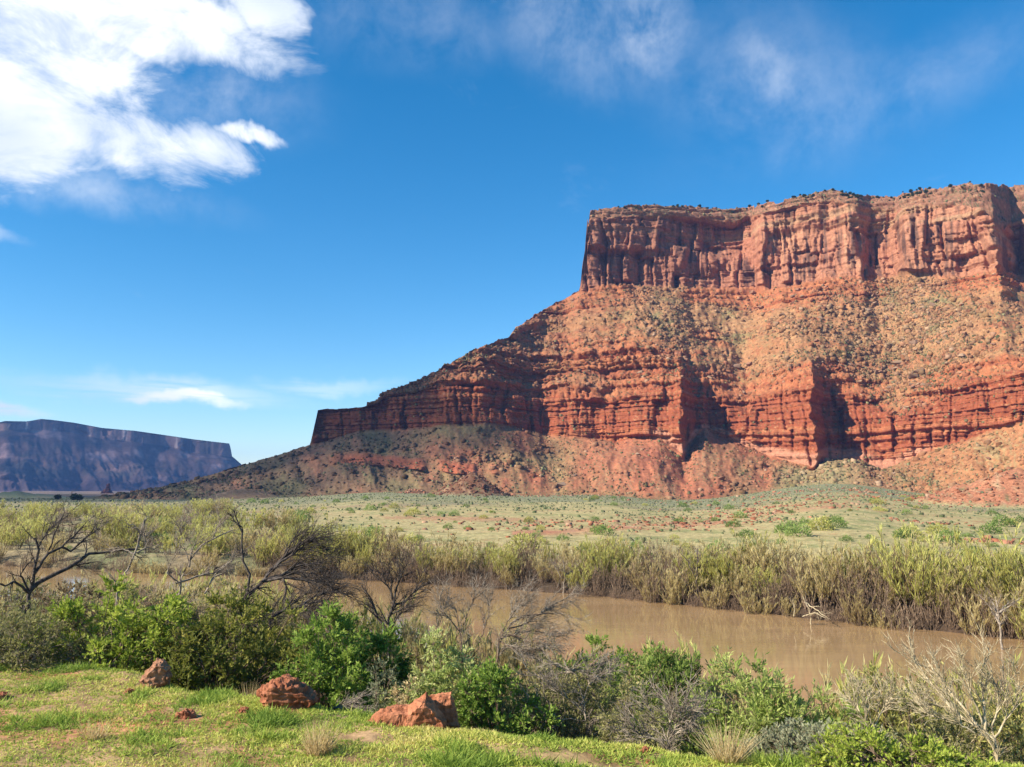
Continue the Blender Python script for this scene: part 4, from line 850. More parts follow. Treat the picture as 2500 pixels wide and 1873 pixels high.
# left-hand flat
n = 0
while n < 298-cnt:
    qx = rng.uniform(-60, 720); r = 84 + 210*rng.uniform(0, 1)**2.2; a = float(az_of(qx, 1350)); rf = float(np.interp(a, *RFAR))
    if r < rf+3 or (qx > 560 and r > 170): continue
    x, y = r*math.sin(a), r*math.cos(a); ns = float(perlin(x*0.05, y*0.05, 3.0)) + rng.normal(0, 0.25)
    kind = rng.integers(0, 4) + (0 if ns > 0.0 else (4 if ns > -0.2 else 8)); s = rng.uniform(0.7, 1.15)*(1.0+0.25*(r > 120))
    put_tam(int(kind), x, y, (s*1.6, s*1.6, s), True, qx, 0 if r < 125 else 1); n += 1
print('tamarisk', cnt, n)
# greasewood and sage on the flats
def low_shrub(nm, seed, leaf, h=0.9, w=1.3, n=420, ll=0.16, lw=0.06):
    r_ = np.random.default_rng(seed); q = nrm(r_.normal(size=(n, 3))); q[:, 2] = np.abs(q[:, 2]); rad = r_.uniform(0.35, 1, n)**0.5*(1+0.35*perlin(q[:, 0]*2+seed, q[:, 1]*2, q[:, 2]*2))
    P = q*rad[:, None]*np.array((w/2, w/2, h*0.8)); D = nrm(q+0.6*r_.normal(size=q.shape)+np.array((0, 0, 0.4)))
    var = np.clip(0.3+0.35*P[:, 2]/h+0.2*r_.normal(size=n), 0, 1); V, F, va = kites(r_, P, D, ll, lw, var)
    p, rd = grow(r_, np.zeros((9, 3))+np.array((0, 0, -0.08)), nrm(r_.normal(size=(9, 3))*np.array((0.6, 0.6, 0.1))+np.array((0, 0, 0.7))), h*0.7, 0.02, 3, 0.15)
    V2, F2 = tubes([(p, rd)], 3)
    return mesh_np(nm, np.concatenate([V, V2]), np.concatenate([F, F2+len(V)]), ML[leaf], False, {'var': ('FLOAT', np.concatenate([va, np.zeros(len(V2))]))})
GRS = [low_shrub('greasewood', 500+q, 'grease') for q in range(4)] + [low_shrub('rabbitbrush', 510+q, 'tam_green') for q in range(2)]
n = 0
while n < 230:
    qx = rng.uniform(-20, 2530); r = 92 + 300*rng.uniform(0, 1)**1.9; a = float(az_of(qx, 1300)); rf = float(np.interp(a, *RFAR))
    if r < rf+9: continue
    x, y = r*math.sin(a), r*math.cos(a)
    if perlin(x*0.03, y*0.03, 5.0) + 0.5*np.exp(-((qx-850)/250)**2) < rng.uniform(-0.3, 0.5): continue
    s = float(np.clip(rng.lognormal(0.15, 0.45), 0.5, 2.6)); o = obj('greasewood_bush', GRS[rng.integers(0, 6)], None, (x, y, gz(x, y)), (0, 0, rng.uniform(0, 6.28)), (s*1.2, s*1.2, s))
    tag(o, '%s green bush on the dry valley flat, %s, %s' % ('small' if s < 1.0 else 'middling' if s < 1.6 else 'large', zone_word(qx), 'just behind the far-bank thicket' if r < 125 else 'midway to the butte' if r < 220 else 'out towards the butte'), 'bush', 'green bushes on the flats'); n += 1
m = 18000; qx = rng.uniform(-150, 2650, m); a = az_of(qx, 1300); rf = np.interp(a, *RFAR); rb = r_base(a); t = rng.uniform(0, 1, m)**0.62; r = rf+8+(rb-rf-4)*t
x, y = r*np.sin(a), r*np.cos(a); keep = 1.5*fbm(x*0.045, y*0.045, 2.0, 4) + 0.75*t > rng.uniform(-0.15, 0.85, m); x, y, t = x[keep], y[keep], t[keep]
x = x + 2.2*rng.normal(size=len(x))**3*0.3; pos = np.stack([x, y, ground_z(x, y)], 1)
c0 = np.array([(0.19, 0.20, 0.105), (0.24, 0.24, 0.12), (0.15, 0.17, 0.075), (0.32, 0.29, 0.14)])[rng.integers(0, 4, len(pos))]*rng.uniform(0.75, 1.2, (len(pos), 1))
scatter_mesh('sagebrush_cover', dome(4, 3), pos, np.clip(rng.lognormal(-0.75, 0.42, len(pos)), 0.2, 1.3), c0, MSC, rng, 0.75)
# rubble along the wash and on the mounds
P_, S_ = [], []
for (px_, py_, rr_, wd, ht) in MOUND[:3]:
    aa = float(az_of(px_, py_)); n_ = 700 if ht > 5 else 120; d_ = wd*np.sqrt(rng.uniform(0, 1, n_)); th = rng.uniform(0, 6.28, n_)
    P_.append(np.stack([rr_*math.sin(aa)+d_*np.cos(th), rr_*math.cos(aa)+d_*np.sin(th)], 1)); S_.append(np.clip(rng.lognormal(-0.25, 0.45, n_), 0.3, 2.2))
for (px_, r0, sp, n_) in [(1720, 175, 10, 160), (1800, 205, 12, 180), (1900, 240, 10, 160), (1500, 165, 14, 140), (1350, 150, 14, 120), (2260, 175, 3.5, 90), (2380, 128, 3.0, 70), (2420, 126, 2.5, 50), (2060, 300, 25, 220), (2160, 380, 30, 220), (1950, 400, 40, 200), (1320, 455, 30, 220), (1250, 470, 20, 120)]:
    aa = float(az_of(px_, 1270)); P_.append(np.stack([r0*math.sin(aa)+rng.normal(0, sp, n_), r0*math.cos(aa)+rng.normal(0, sp*0.7, n_)], 1)); S_.append(np.clip(rng.lognormal(-0.75, 0.5, n_), 0.2, 1.6)*(0.7+r0/500))
P_ = np.concatenate(P_); S_ = np.concatenate(S_); pos = np.concatenate([P_, ground_z(P_[:, 0], P_[:, 1])[:, None]], 1)
c0 = np.array([(0.42, 0.19, 0.11), (0.36, 0.14, 0.075), (0.44, 0.27, 0.17)])[rng.integers(0, 3, len(pos))]*rng.uniform(0.75, 1.15, (len(pos), 1)); c0[:700] *= 0.55
scatter_mesh('wash_rubble', ROCKVF, pos, S_, c0, MRS, rng, 0.75)
print('far veg built', round(time.time()-T0, 1))
# ------------------------------------------------------------------ foreground bushes
def bush(nm, seed, px, r, topy, wpx, label, cat='bush', **kw):
    x, y = at(px, r, 1650); h = top_h(px, topy, r)+0.10; wd = 1.12*wpx/F_PX*math.hypot(r, H-gz(x, y))
    kw['nclus'] = int(kw['nclus']*1.15); kw['lv'] = int(kw['lv']*1.1); kw['ll'] *= 1.10; kw['lw'] *= 1.18
    st, fo = bush_meshes(nm, seed, wd, h, **kw)
    return thing_from(nm, [('stem', st), ('foliage', fo)], (x, y, gz(x, y)), 0.0, 1.0, label, cat)
bush('leafy_bush', 1, 285, 20.2, 1425, 380, 'big bright green bush behind the grass on the left', leaf='bright', nclus=150, twigs=11, lv=13, ll=0.09, lw=0.035, clr=0.32)
bush('leafy_bush', 2, 545, 19.3, 1472, 380, 'wide dark olive bush behind the upright boulder', leaf='olive', nclus=150, twigs=11, lv=13, ll=0.085, lw=0.033, clr=0.32)
bush('twiggy_bush', 3, 15, 20.6, 1500, 270, 'brownish olive twiggy bush at the left edge', leaf='greyolive', nclus=90, twigs=11, lv=9, ll=0.07, lw=0.024, clr=0.3, bare=0.08, wood='grey')
bush('leafy_bush', 4, 790, 17.3, 1500, 215, 'upright deep green bush behind the domed boulder', leaf='juniper', nclus=95, twigs=11, lv=13, ll=0.085, lw=0.03, clr=0.27, upright=0.6)
bush('leafy_bush', 5, 925, 18.2, 1545, 130, 'small green bush between two larger ones below the bare forked tree', leaf='juniper', nclus=50, twigs=11, lv=12, ll=0.08, lw=0.03, clr=0.25, upright=0.6)
bush('leafy_bush', 6, 1080, 15.4, 1560, 235, 'pale yellow-green bush rising behind the peaked boulder', leaf='pale', nclus=120, twigs=11, lv=13, ll=0.07, lw=0.027, clr=0.24, upright=0.5)
bush('leafy_bush', 7, 1215, 14.7, 1640, 210, 'mid green bush right of the peaked boulder', leaf='juniper', nclus=85, twigs=11, lv=13, ll=0.07, lw=0.027, clr=0.22)
bush('leafy_bush', 8, 1470, 23.5, 1566, 210, 'dark green bush with upright shoots against the river', leaf='juniper', nclus=80, twigs=11, lv=12, ll=0.10, lw=0.035, clr=0.32, upright=0.8)
bush('twiggy_bush', 9, 1385, 15.6, 1625, 260, 'grey-olive twiggy bush with pale dead stems in the middle', leaf='greyolive', nclus=110, twigs=11, lv=9, ll=0.065, lw=0.022, clr=0.26, bare=0.08, wood='grey', upright=0.6)
bush('leafy_bush', 10, 1625, 17.6, 1606, 240, 'feathery green bush left of the broad willow', leaf='willow', nclus=100, twigs=11, lv=12, ll=0.085, lw=0.024, clr=0.30, upright=0.9)
bush('twiggy_bush', 11, 1545, 14.3, 1690, 190, 'olive twiggy bush in front of the feathery green bush', leaf='greyolive', nclus=80, twigs=10, lv=9, ll=0.06, lw=0.02, clr=0.24, bare=0.08, wood='grey', upright=0.6)
bush('willow_bush', 12, 1890, 15.6, 1640, 400, 'broad light green willow bush by the water on the right', leaf='willow', nclus=170, twigs=11, lv=13, ll=0.09, lw=0.022, clr=0.30, upright=0.9, lean=(-0.3, 0))
bush('leafy_bush', 13, 2185, 16.6, 1640, 260, 'yellow-green bush between the willow and the pale bare shrub', leaf='yellow', nclus=90, twigs=10, lv=10, ll=0.075, lw=0.022, clr=0.30, upright=0.9, bare=0.15)
bush('leafy_bush', 14, 2470, 15.6, 1700, 210, 'yellow-olive bush at the right edge behind the pale bare shrub', leaf='yellow', nclus=80, twigs=10, lv=10, ll=0.07, lw=0.024, clr=0.26, upright=0.6, bare=0.15)
bush('sage_bush', 15, 935, 15.6, 1632, 90, 'small grey-green sage bush left of the peaked boulder', leaf='sage', nclus=40, twigs=10, lv=11, ll=0.05, lw=0.018, clr=0.18, upright=0.8)
bush('sage_bush', 16, 990, 15.0, 1668, 70, 'small straw-coloured dry bush right behind the peaked boulder', leaf='straw', nclus=26, twigs=9, lv=9, ll=0.045, lw=0.015, clr=0.16, upright=0.8)
bush('sage_bush', 17, 1985, 12.6, 1795, 280, 'low pale sage bush at the bottom right before the willow', leaf='sage', nclus=80, twigs=10, lv=11, ll=0.05, lw=0.018, clr=0.19, upright=0.9)
bush('leafy_bush', 18, 2170, 11.9, 1815, 300, 'low leafy green bush at the bottom right corner', leaf='bright', nclus=70, twigs=10, lv=12, ll=0.05, lw=0.02, clr=0.17, upright=0.5)
bush('leafy_bush', 19, 2290, 14.2, 1720, 230, 'straggly olive bush at the foot of the pale bare shrub', leaf='greyolive', nclus=80, twigs=10, lv=10, ll=0.06, lw=0.02, clr=0.24, upright=0.7, bare=0.2, wood='pale')
bush('leafy_bush', 20, 1745, 20.5, 1610, 150, 'pale green willow shoots between two bushes by the river', leaf='willow', nclus=55, twigs=10, lv=11, ll=0.10, lw=0.026, clr=0.32, upright=1.2)
bush('leafy_bush', 21, 690, 22.5, 1540, 200, 'olive bush behind the upright deep green bush', leaf='olive', nclus=70, twigs=10, lv=11, ll=0.09, lw=0.032, clr=0.3)
# scrub that covers the near bank behind them
BK = [bush_meshes('bank_bush%d' % q, 600+q, 2.6, 1.6, nclus=55, twigs=9, lv=8, ll=0.10, lw=0.035, clr=0.3, leaf=['greyolive', 'olive', 'brown', 'yellow'][q], wood='grey', bare=0.1, upright=0.6) for q in range(4)]
BKL = ['grey-olive scrub bush', 'dark olive scrub bush', 'dry brown scrub bush', 'yellowish scrub bush']
rng = np.random.default_rng(77)
spots = [(-40,25,2),(90,27,0),(180,31,2),(40,34,0),(260,36,0),(330,29,3),(150,40,2),(420,33,0),(500,30,2),(380,41,2),(600,27,1),(690,31,0),(560,36,3),(850,24,1),(780,28,0),(920,28,3),(1000,24,0),(1060,22,1),(1130,25,3),(1010,20,0),(1180,20,0),(1260,22,2),(1310,19,0),(1340,24,3),(1580,22,3),(1130,19,3),(-10,44,2),(90,50,0),(300,47,2),(220,52,3),(460,44,0),(30,23,0),(2350,18,3),(2080,19,0),(2500,19,3),(1960,19,1),(1040,26,3),(1100,29,0),(1160,28,3),(1230,27,3),(1290,28,0),(1080,33,0),(870,30,3),(960,33,0),(740,36,2),(640,40,0),(540,41,2),(1420,27,0),(1500,20,1),(1700,18,0),(1820,20,3),(2130,17,3),(2250,18,0),(2420,18,0)]
for (qx, r, kq) in spots:
    x, y = at(qx, r, 1550); s = rng.uniform(0.85, 1.2)*(0.85 if 900 < qx < 1400 else (1.35 if r > 26 and qx < 650 else 1.0))
    st, fo = BK[kq]; thing_from('scrub_bush', [('stem', st), ('foliage', fo)], (x, y, gz(x, y)), rng.uniform(0, 6.28), (s, s, s*rng.uniform(0.85, 1.1)), '%s on the near bank, %s, %s' % (BKL[kq], zone_word(qx), 'close behind the grass' if r < 24 else 'halfway down to the river' if r < 35 else 'near the water'), 'bush', 'scrub on the near bank')
# feathery willows that screen the river from the left and in the middle
for (qx, r, q, s) in [(0,46,4,.9),(60,40,8,.85),(110,36,5,.8),(200,42,6,.9),(260,33,9,.8),(310,50,0,.95),(350,40,10,.85),(400,36,4,.85),(450,48,1,.9),(480,38,8,.8),(540,33,5,.85),(570,46,6,.95),(620,36,9,.85),(660,44,2,.9),(700,34,4,.8),(760,38,0,.8),(800,32,10,.8),(840,36,5,.75),(880,26,6,.75),(915,32,3,.7),(985,26,1,.85),(1020,23,5,.8),(1060,26,7,.85),(1085,21.5,0,.75),(1120,24,4,.85),(1165,22,5,.8),(1200,25,2,.8),(1235,21,6,.75),(1275,23,5,.75),(1320,21,7,.7),(1350,25,4,.65),(-40,38,5,.9),(150,52,9,.8),(30,55,5,.8),(230,56,0,.8),(390,55,5,.8),(510,56,8,.8),(610,53,1,.8),(1540,21,5,.7),(1660,20,1,.75),(1760,18,5,.7),(2060,18,4,.75),(2140,17.5,0,.75),(2240,17.5,5,.7),(2330,18,6,.75),(2460,17.5,1,.75)]:
    x, y = at(qx, r, 1520); p = TAM[q]; thing_from('willow_shrub', [('stem', p[2]), ('foliage', p[3])], (x, y, gz(x, y)-0.05), rng.uniform(0, 6.28), (s*1.25, s*1.25, s), '%s willow shrub on the near bank, %s, %s' % (TL[p[4]], zone_word(qx), 'close behind the bushes' if r < 28 else 'halfway down to the river' if r < 42 else 'near the water'), 'shrub', 'willows on the near bank')
print('bushes built', round(time.time()-T0, 1))

# ------------------------------------------------------------------ dead and bare trees
def resample(pts, m):
    p = np.array(pts, float); s = np.concatenate([[0], np.cumsum(np.linalg.norm(np.diff(p, axis=0), axis=1))]); t = np.linspace(0, s[-1], m+1)
    return np.stack([np.interp(t, s, p[:, k]) for k in range(3)], 1)
def dead_tree(nm, seed, limbs, r, label, wood='dark', twig=(5, 4), tl=(0.5, 0.28), rad=0.06, spread=0.6, trop=(0, 0, -0.02), up=0.1, cat='tree', twood=None):
    """limbs: list of (points [(px, py, dr)], thickness); limb 0 is the trunk and starts in the ground"""
    rng = np.random.default_rng(seed); L, Rd = [], []
    x0 = limbs[0][0][0]; bx_, by_ = at(x0[0], r+x0[2], x0[1]); base = np.array((bx_, by_, gz(bx_, by_)-0.1))
    for li, (pts, th) in enumerate(limbs):
        w_ = [P3(p[0], p[1], r+p[2]) for p in pts]
        if li == 0: w_[0] = base
        q = resample(w_, 9); q[1:-1] += rng.normal(0, 0.018*np.linalg.norm(q[-1]-q[0]), q[1:-1].shape)*0.6
        L.append(q - base); Rd.append(th*rad*np.linspace(1, 0.34, 10))
    e = empty(nm, base); tag(e, label, cat)
    for q in range(len(L)):
        Lq, Rq = L[q][None], Rd[q][None]
        V, F = tubes([(Lq, Rq)], 7 if q == 0 else 6); lo = obj('trunk' if q == 0 else 'limb', mesh_np('limb', V, F, MW[wood]), e)
        P, D, rr = spawn(rng, Lq, Rq, twig[0], 0.25, 1.0, spread, up); b1, r1 = grow(rng, P, D, tl[0]*rng.uniform(0.5, 1.5, len(P)), np.maximum(rr*0.5, 0.008), 4, 0.14, trop, 0.35)
        P, D, rr = spawn(rng, b1, r1, twig[1], 0.15, 1.0, spread, up*0.5); b2, r2 = grow(rng, P, D, tl[1]*rng.uniform(0.5, 1.5, len(P)), np.maximum(rr*0.6, 0.0055), 3, 0.18, trop, 0.4)
        P, D, rr = spawn(rng, b2, r2, 2, 0.2, 1.0, spread, 0.0); b3, r3 = grow(rng, P, D, 0.55*tl[1]*rng.uniform(0.5, 1.5, len(P)), np.maximum(rr*0.7, 0.004), 2, 0.2, trop, 0.5)
        V1, F1 = tubes([(b1, r1)], 4); V2, F2 = tubes([(b2, r2), (b3, r3)], 3)
        tag(obj('twigs', mesh_np('twigs', np.concatenate([V1, V2]), np.concatenate([F1, F2+len(V1)]), MW[twood or wood]), lo), kind='stuff')
    return e
dead_tree('dead_tree', 1, [([(66,1560,0),(73,1440,0),(88,1385,0),(94,1340,0),(86,1313,0)], 1.5), ([(74,1440,0),(110,1418,.1),(179,1375,.4),(220,1352,.6),(293,1342,.9),(340,1341,1.2)], 1.3),
    ([(84,1400,0),(112,1356,.2),(150,1335,.4),(205,1282,.7)], 0.9), ([(150,1335,.4),(175,1346,.5),(200,1320,.6),(240,1290,.8)], 0.7), ([(94,1335,0),(105,1315,0),(121,1288,.1)], 0.6),
    ([(115,1350,.2),(135,1300,.3),(155,1255,.4),(156,1240,.5)], 0.5), ([(73,1450,0),(50,1400,-.3),(80,1362,-.4)], 0.7), ([(73,1450,0),(40,1420,-.4),(5,1430,-.8),(-30,1400,-1)], 0.7), ([(179,1375,.4),(195,1385,.3),(208,1395,.2)], 0.35)], 29, 'large dead black tree leaning right over the water on the left', twig=(7, 5), tl=(0.62, 0.36), rad=0.058, trop=(0.03, 0, -0.05))
dead_tree('dead_tree', 2, [([(280,1500,0),(290,1424,0),(322,1372,0),(338,1335,0),(344,1300,0),(352,1270,0)], 0.75), ([(338,1335,0),(341,1300,-.1),(327,1282,-.2),(316,1281,-.2)], 0.45), ([(330,1355,0),(300,1340,.2),(270,1348,.3)], 0.4), ([(344,1300,0),(358,1262,0),(347,1245,0)], 0.4), ([(333,1350,0),(360,1335,.2),(378,1342,.3)], 0.35)], 27, 'slender pale dead tree with a forked top beside the black one', wood='grey', twig=(6, 4), tl=(0.42, 0.25), rad=0.07)
dead_tree('dead_tree', 3, [([(405,1530,0),(430,1424,0),(462,1385,.1),(468,1350,.1),(490,1330,.2),(520,1310,.3),(570,1293,.4)], 0.9), ([(462,1385,.1),(466,1355,0),(476,1326,0)], 0.5), ([(520,1312,.3),(532,1285,.3),(540,1265,.3)], 0.4), ([(430,1424,0),(480,1410,.3),(530,1395,.5),(575,1360,.8)], 0.6), ([(500,1450,.3),(522,1405,.4),(548,1385,.5),(568,1350,.6)], 0.5), ([(435,1420,0),(405,1400,-.2),(440,1330,-.3)], 0.35)], 28, 'thin grey dead tree leaning right with fine pale twigs', wood='grey', twig=(8, 6), tl=(0.6, 0.36), rad=0.06)
dead_tree('dead_tree', 4, [([(600,1580,0),(602,1440,0),(604,1405,0),(597,1375,0),(592,1345,0),(592,1290,0)], 1.1), ([(592,1300,0),(582,1280,0),(574,1258,0),(573,1245,0)], 0.5), ([(595,1360,0),(585,1346,.1),(577,1340,.1)], 0.35), ([(592,1288,0),(575,1275,.1),(563,1255,.1)], 0.35)], 26.5, 'upright black dead snag between the two leaning dead trees', twig=(9, 2), tl=(0.22, 0.14), rad=0.062)
dead_tree('dead_tree', 5, [([(575,1590,0),(590,1475,0),(615,1445,0),(640,1420,.1),(660,1392,.2)], 1.6), ([(660,1392,.2),(690,1365,.3),(730,1332,.5),(768,1312,.7)], 0.8), ([(650,1405,.2),(690,1370,.2),(725,1345,.2),(762,1320,.3)], 0.7), ([(640,1418,.1),(680,1408,.1),(725,1380,.1),(785,1372,.1)], 0.8), ([(640,1420,.1),(685,1410,0),(730,1412,-.1),(790,1420,-.1),(830,1425,-.2)], 0.8), ([(650,1418,.1),(690,1410,-.2),(700,1440,-.3),(690,1468,-.3)], 0.6), ([(665,1395,.2),(700,1355,.5),(745,1335,.8)], 0.6), ([(640,1420,0),(700,1400,.6),(745,1400,.9),(762,1450,1.0)], 0.6)],
    24.5, 'dead tree with a thick leaning trunk and a drooping fan of twigs', twig=(12, 7), tl=(0.80, 0.50), rad=0.066, trop=(0.06, 0, -0.06), spread=0.55)
dead_tree('fallen_tree', 6, [([(640,1560,0),(660,1508,0),(700,1490,0),(740,1478,0),(795,1466,0)], 1.2), ([(740,1478,0),(770,1455,.1),(800,1448,.1),(840,1448,.2)], 0.6), ([(740,1478,0),(760,1500,-.2),(785,1518,-.3)], 0.5), ([(700,1490,0),(730,1498,-.2),(760,1490,-.3),(790,1480,-.3)], 0.5), ([(800,1465,0),(815,1440,.1),(800,1425,.1)], 0.35), ([(680,1498,0),(720,1470,.3),(760,1440,.5)], 0.5)], 22.5, 'fallen black dead tree lying low below the drooping fan of twigs', twig=(12, 7), tl=(0.5, 0.34), rad=0.06, trop=(0.04, 0, -0.02))
dead_tree('bare_tree', 7, [([(948,1640,0),(951,1550,0),(955,1500,0),(963,1475,0),(966,1440,0)], 1.2), ([(951,1545,0),(925,1510,.1),(905,1460,.2),(882,1428,.3)], 0.7), ([(963,1477,0),(955,1445,0),(940,1420,0),(935,1395,0)], 0.6), ([(960,1480,0),(990,1468,.2),(1015,1442,.3),(1035,1422,.4)], 0.6), ([(966,1445,0),(975,1415,0),(985,1390,0)], 0.5), ([(955,1500,0),(985,1485,-.2),(1010,1470,-.3)], 0.4), ([(951,1540,0),(975,1500,.2),(985,1480,.3)], 0.4)], 21.5, 'bare dark forked tree standing alone against the muddy river', twig=(9, 6), tl=(0.50, 0.32), rad=0.06, up=0.25, wood='dark')
dead_tree('leaning_bare_shrub', 8, [([(1195,1640,0),(1215,1560,0),(1240,1535,0),(1262,1510,.1),(1300,1500,.2),(1370,1497,.3)], 0.8), ([(1215,1560,0),(1250,1550,0),(1300,1568,-.1),(1335,1575,-.1)], 0.6), ([(1215,1558,0),(1260,1545,.1),(1310,1540,.2),(1360,1556,.2)], 0.5), ([(1225,1545,0),(1250,1500,.1),(1275,1470,.2)], 0.4), ([(1240,1535,0),(1290,1520,.3),(1340,1480,.4),(1380,1462,.5)], 0.4), ([(1215,1560,0),(1240,1580,-.1),(1290,1590,-.2)], 0.4)], 20.5, 'leaning brown bare shrub with arching twigs over the river', wood='brown', twig=(14, 8), tl=(0.55, 0.34), rad=0.05, trop=(0.05, 0, -0.03), twood='grey')
dead_tree('bare_shrub', 9, [([(1130,1620,0),(1125,1545,0),(1115,1500,0),(1100,1465,0)], 0.5), ([(1125,1545,0),(1145,1490,.1),(1165,1450,.2)], 0.4), ([(1125,1545,0),(1085,1495,-.1),(1065,1470,-.1),(1095,1445,0)], 0.4), ([(1060,1580,0),(1075,1520,0),(1090,1470,.1)], 0.4), ([(1170,1570,0),(1190,1510,0),(1195,1470,.1)], 0.4)], 21.0, 'spindly olive-brown bare shrub left of the leaning one', wood='brown', twig=(11, 7), tl=(0.42, 0.28), rad=0.045, up=0.2, twood='grey')
dead_tree('pale_bare_shrub', 10, [([(2440,1880,0),(2428,1800,0),(2405,1780,0),(2350,1752,.1),(2320,1720,.2)], 0.9), ([(2405,1782,0),(2400,1700,.1),(2395,1640,.1),(2405,1600,.1)], 0.7), ([(2390,1775,0),(2330,1700,.2),(2290,1650,.3),(2255,1600,.4)], 0.7), ([(2350,1752,.1),(2300,1700,.2),(2260,1650,.3),(2225,1610,.3)], 0.7), ([(2420,1790,0),(2440,1700,.2),(2420,1640,.3)], 0.5), ([(2400,1770,0),(2370,1690,-.1),(2350,1630,-.1)], 0.6), ([(2330,1730,.2),(2280,1722,.2),(2245,1712,.2)], 0.4), ([(2428,1800,0),(2470,1740,.2),(2490,1680,.3),(2480,1640,.3)], 0.5), ([(2380,1790,-.2),(2330,1760,-.3),(2280,1750,-.3)], 0.4)], 13.6, 'large pale straw-coloured bare shrub at the lower right', wood='pale', twig=(10, 5), tl=(0.32, 0.22), rad=0.030, up=0.35, trop=(-0.03, 0, 0.05), cat='shrub', spread=0.5)
dead_tree('pale_bare_shrub', 11, [([(2120,1850,0),(2128,1790,0),(2125,1730,0),(2110,1690,0)], 0.6), ([(2128,1790,0),(2150,1740,.1),(2175,1700,.1)], 0.5), ([(2128,1795,0),(2100,1740,-.1),(2085,1710,-.1)], 0.4)], 13.4, 'small pale bare shrub left of the large one at lower right', wood='pale', twig=(10, 6), tl=(0.30, 0.2), rad=0.022, up=0.35, cat='shrub')
dead_tree('grey_dead_shrub', 12, [([(1635,1850,0),(1630,1800,0),(1600,1760,0),(1585,1730,0)], 0.6), ([(1630,1800,0),(1640,1740,0),(1632,1715,0)], 0.5), ([(1632,1805,0),(1680,1770,0),(1700,1750,0)], 0.5), ([(1632,1810,0),(1575,1800,0),(1545,1780,0)], 0.5), ([(1632,1805,0),(1660,1760,-.2),(1665,1720,-.2)], 0.4)], 12.7, 'low grey dead shrub at the grass edge in front of the willow', wood='grey', twig=(12, 7), tl=(0.30, 0.2), rad=0.022, cat='shrub', up=0.15)
dead_tree('grey_dead_shrub', 13, [([(1420,1830,0),(1430,1730,0),(1415,1660,.1),(1340,1612,.2)], 0.6), ([(1340,1612,.2),(1380,1640,.3),(1420,1628,.4),(1460,1632,.5)], 0.4), ([(1420,1720,0),(1440,1660,.2),(1490,1640,.3)], 0.4), ([(1425,1740,0),(1380,1700,-.1),(1290,1640,-.2)], 0.4), ([(1430,1760,0),(1330,1750,-.2),(1290,1700,-.3)], 0.35)], 15.0, 'tangled grey dead branches over the twiggy bush in the middle', wood='grey', twig=(11, 7), tl=(0.34, 0.24), rad=0.024, cat='shrub')
dead_tree('brush_pile', 14, [([(800,1760,0),(815,1728,0),(850,1722,0),(890,1730,0)], 0.5), ([(800,1740,0),(840,1715,.1),(880,1712,.2)], 0.4), ([(805,1735,0),(850,1738,-.1),(890,1742,-.1)], 0.4)], 15.0, 'pile of dry grey sticks between the domed and peaked boulders', wood='grey', twig=(10, 5), tl=(0.25, 0.15), rad=0.02, trop=(0, 0, -0.05), cat='sticks')
dead_tree('driftwood', 15, [([(1985,1520,0),(1975,1490,-.3),(1960,1455,-.3)], 0.7), ([(1965,1470,0),(1995,1490,-.6),(2022,1511,-1.2)], 0.6), ([(1960,1505,0),(1990,1496,-.8),(2015,1508,-1.2)], 0.5), ([(1938,1505,-1),(1940,1480,-.8),(1936,1470,-.8)], 0.4)], 58.6, 'pale driftwood branches stranded at the far water edge', wood='pale', twig=(4, 2), tl=(0.5, 0.3), rad=0.07, cat='driftwood')
for (sd, bx0, r, pts, lab) in [(31, 355, 105, [(0,0),(0,-30),(-8,-55)], 'bare grey tree on the flat above the bright green bush'), (32, 440, 120, [(0,0),(4,-32),(10,-55)], 'bare grey tree on the flat, just left of the upright snag'), (33, 520, 112, [(0,0),(-3,-30),(4,-52)], 'bare grey tree on the flat behind the upright snag'), (34, 130, 130, [(0,0),(3,-28),(8,-46)], 'bare dark tree on the flat above the large dead tree'), (35, 240, 118, [(0,0),(-2,-30),(-9,-52)], 'bare dark tree on the flat left of the slender pale one'), (36, 830, 88, [(0,0),(-14,-22),(-24,-40)], 'dark grey bare tree at the left end of the far-bank thicket'), (37, 1375, 72, [(0,0),(4,-40),(0,-80)], 'bare brown tree rising above the middle of the far-bank thicket'), (38, 1700, 66, [(0,0),(2,-60),(3,-110)], 'thin bare tree sticking out above the far-bank thicket'), (39, 2445, 54, [(0,0),(-6,-60),(-14,-100)], 'grey bare tree in the far-bank thicket at the right')]:
    x, y = at(bx0, r, 1320); e = math.atan2(gz(x, y)-H, r); yb = 936.5 + F_PX*math.tan(PITCH - e)
    q = [(bx0+p[0], yb+p[1], 0) for p in pts]; sp_ = 0.55*abs(pts[-1][1])
    lm = [(q, 0.9)] + [([q[1] if k_ % 2 else (0.5*(q[0][0]+q[1][0]), 0.5*(q[0][1]+q[1][1]), 0), (q[1][0]+dx_*0.5*sp_, q[1][1]-0.3*sp_, 0.4*k_), (q[1][0]+dx_*sp_, q[2][1]+0.1*sp_*k_, 0.5*k_)], 0.6) for k_, dx_ in enumerate((-0.8, 0.9, -0.35, 0.45))]
    dead_tree('bare_tree', sd, lm, r, lab, wood='grey' if sd % 2 else 'dark', twig=(8, 5), tl=(0.9*r/100, 0.5*r/100), rad=0.09, up=0.25, twood='grey')
print('dead trees built', round(time.time()-T0, 1))

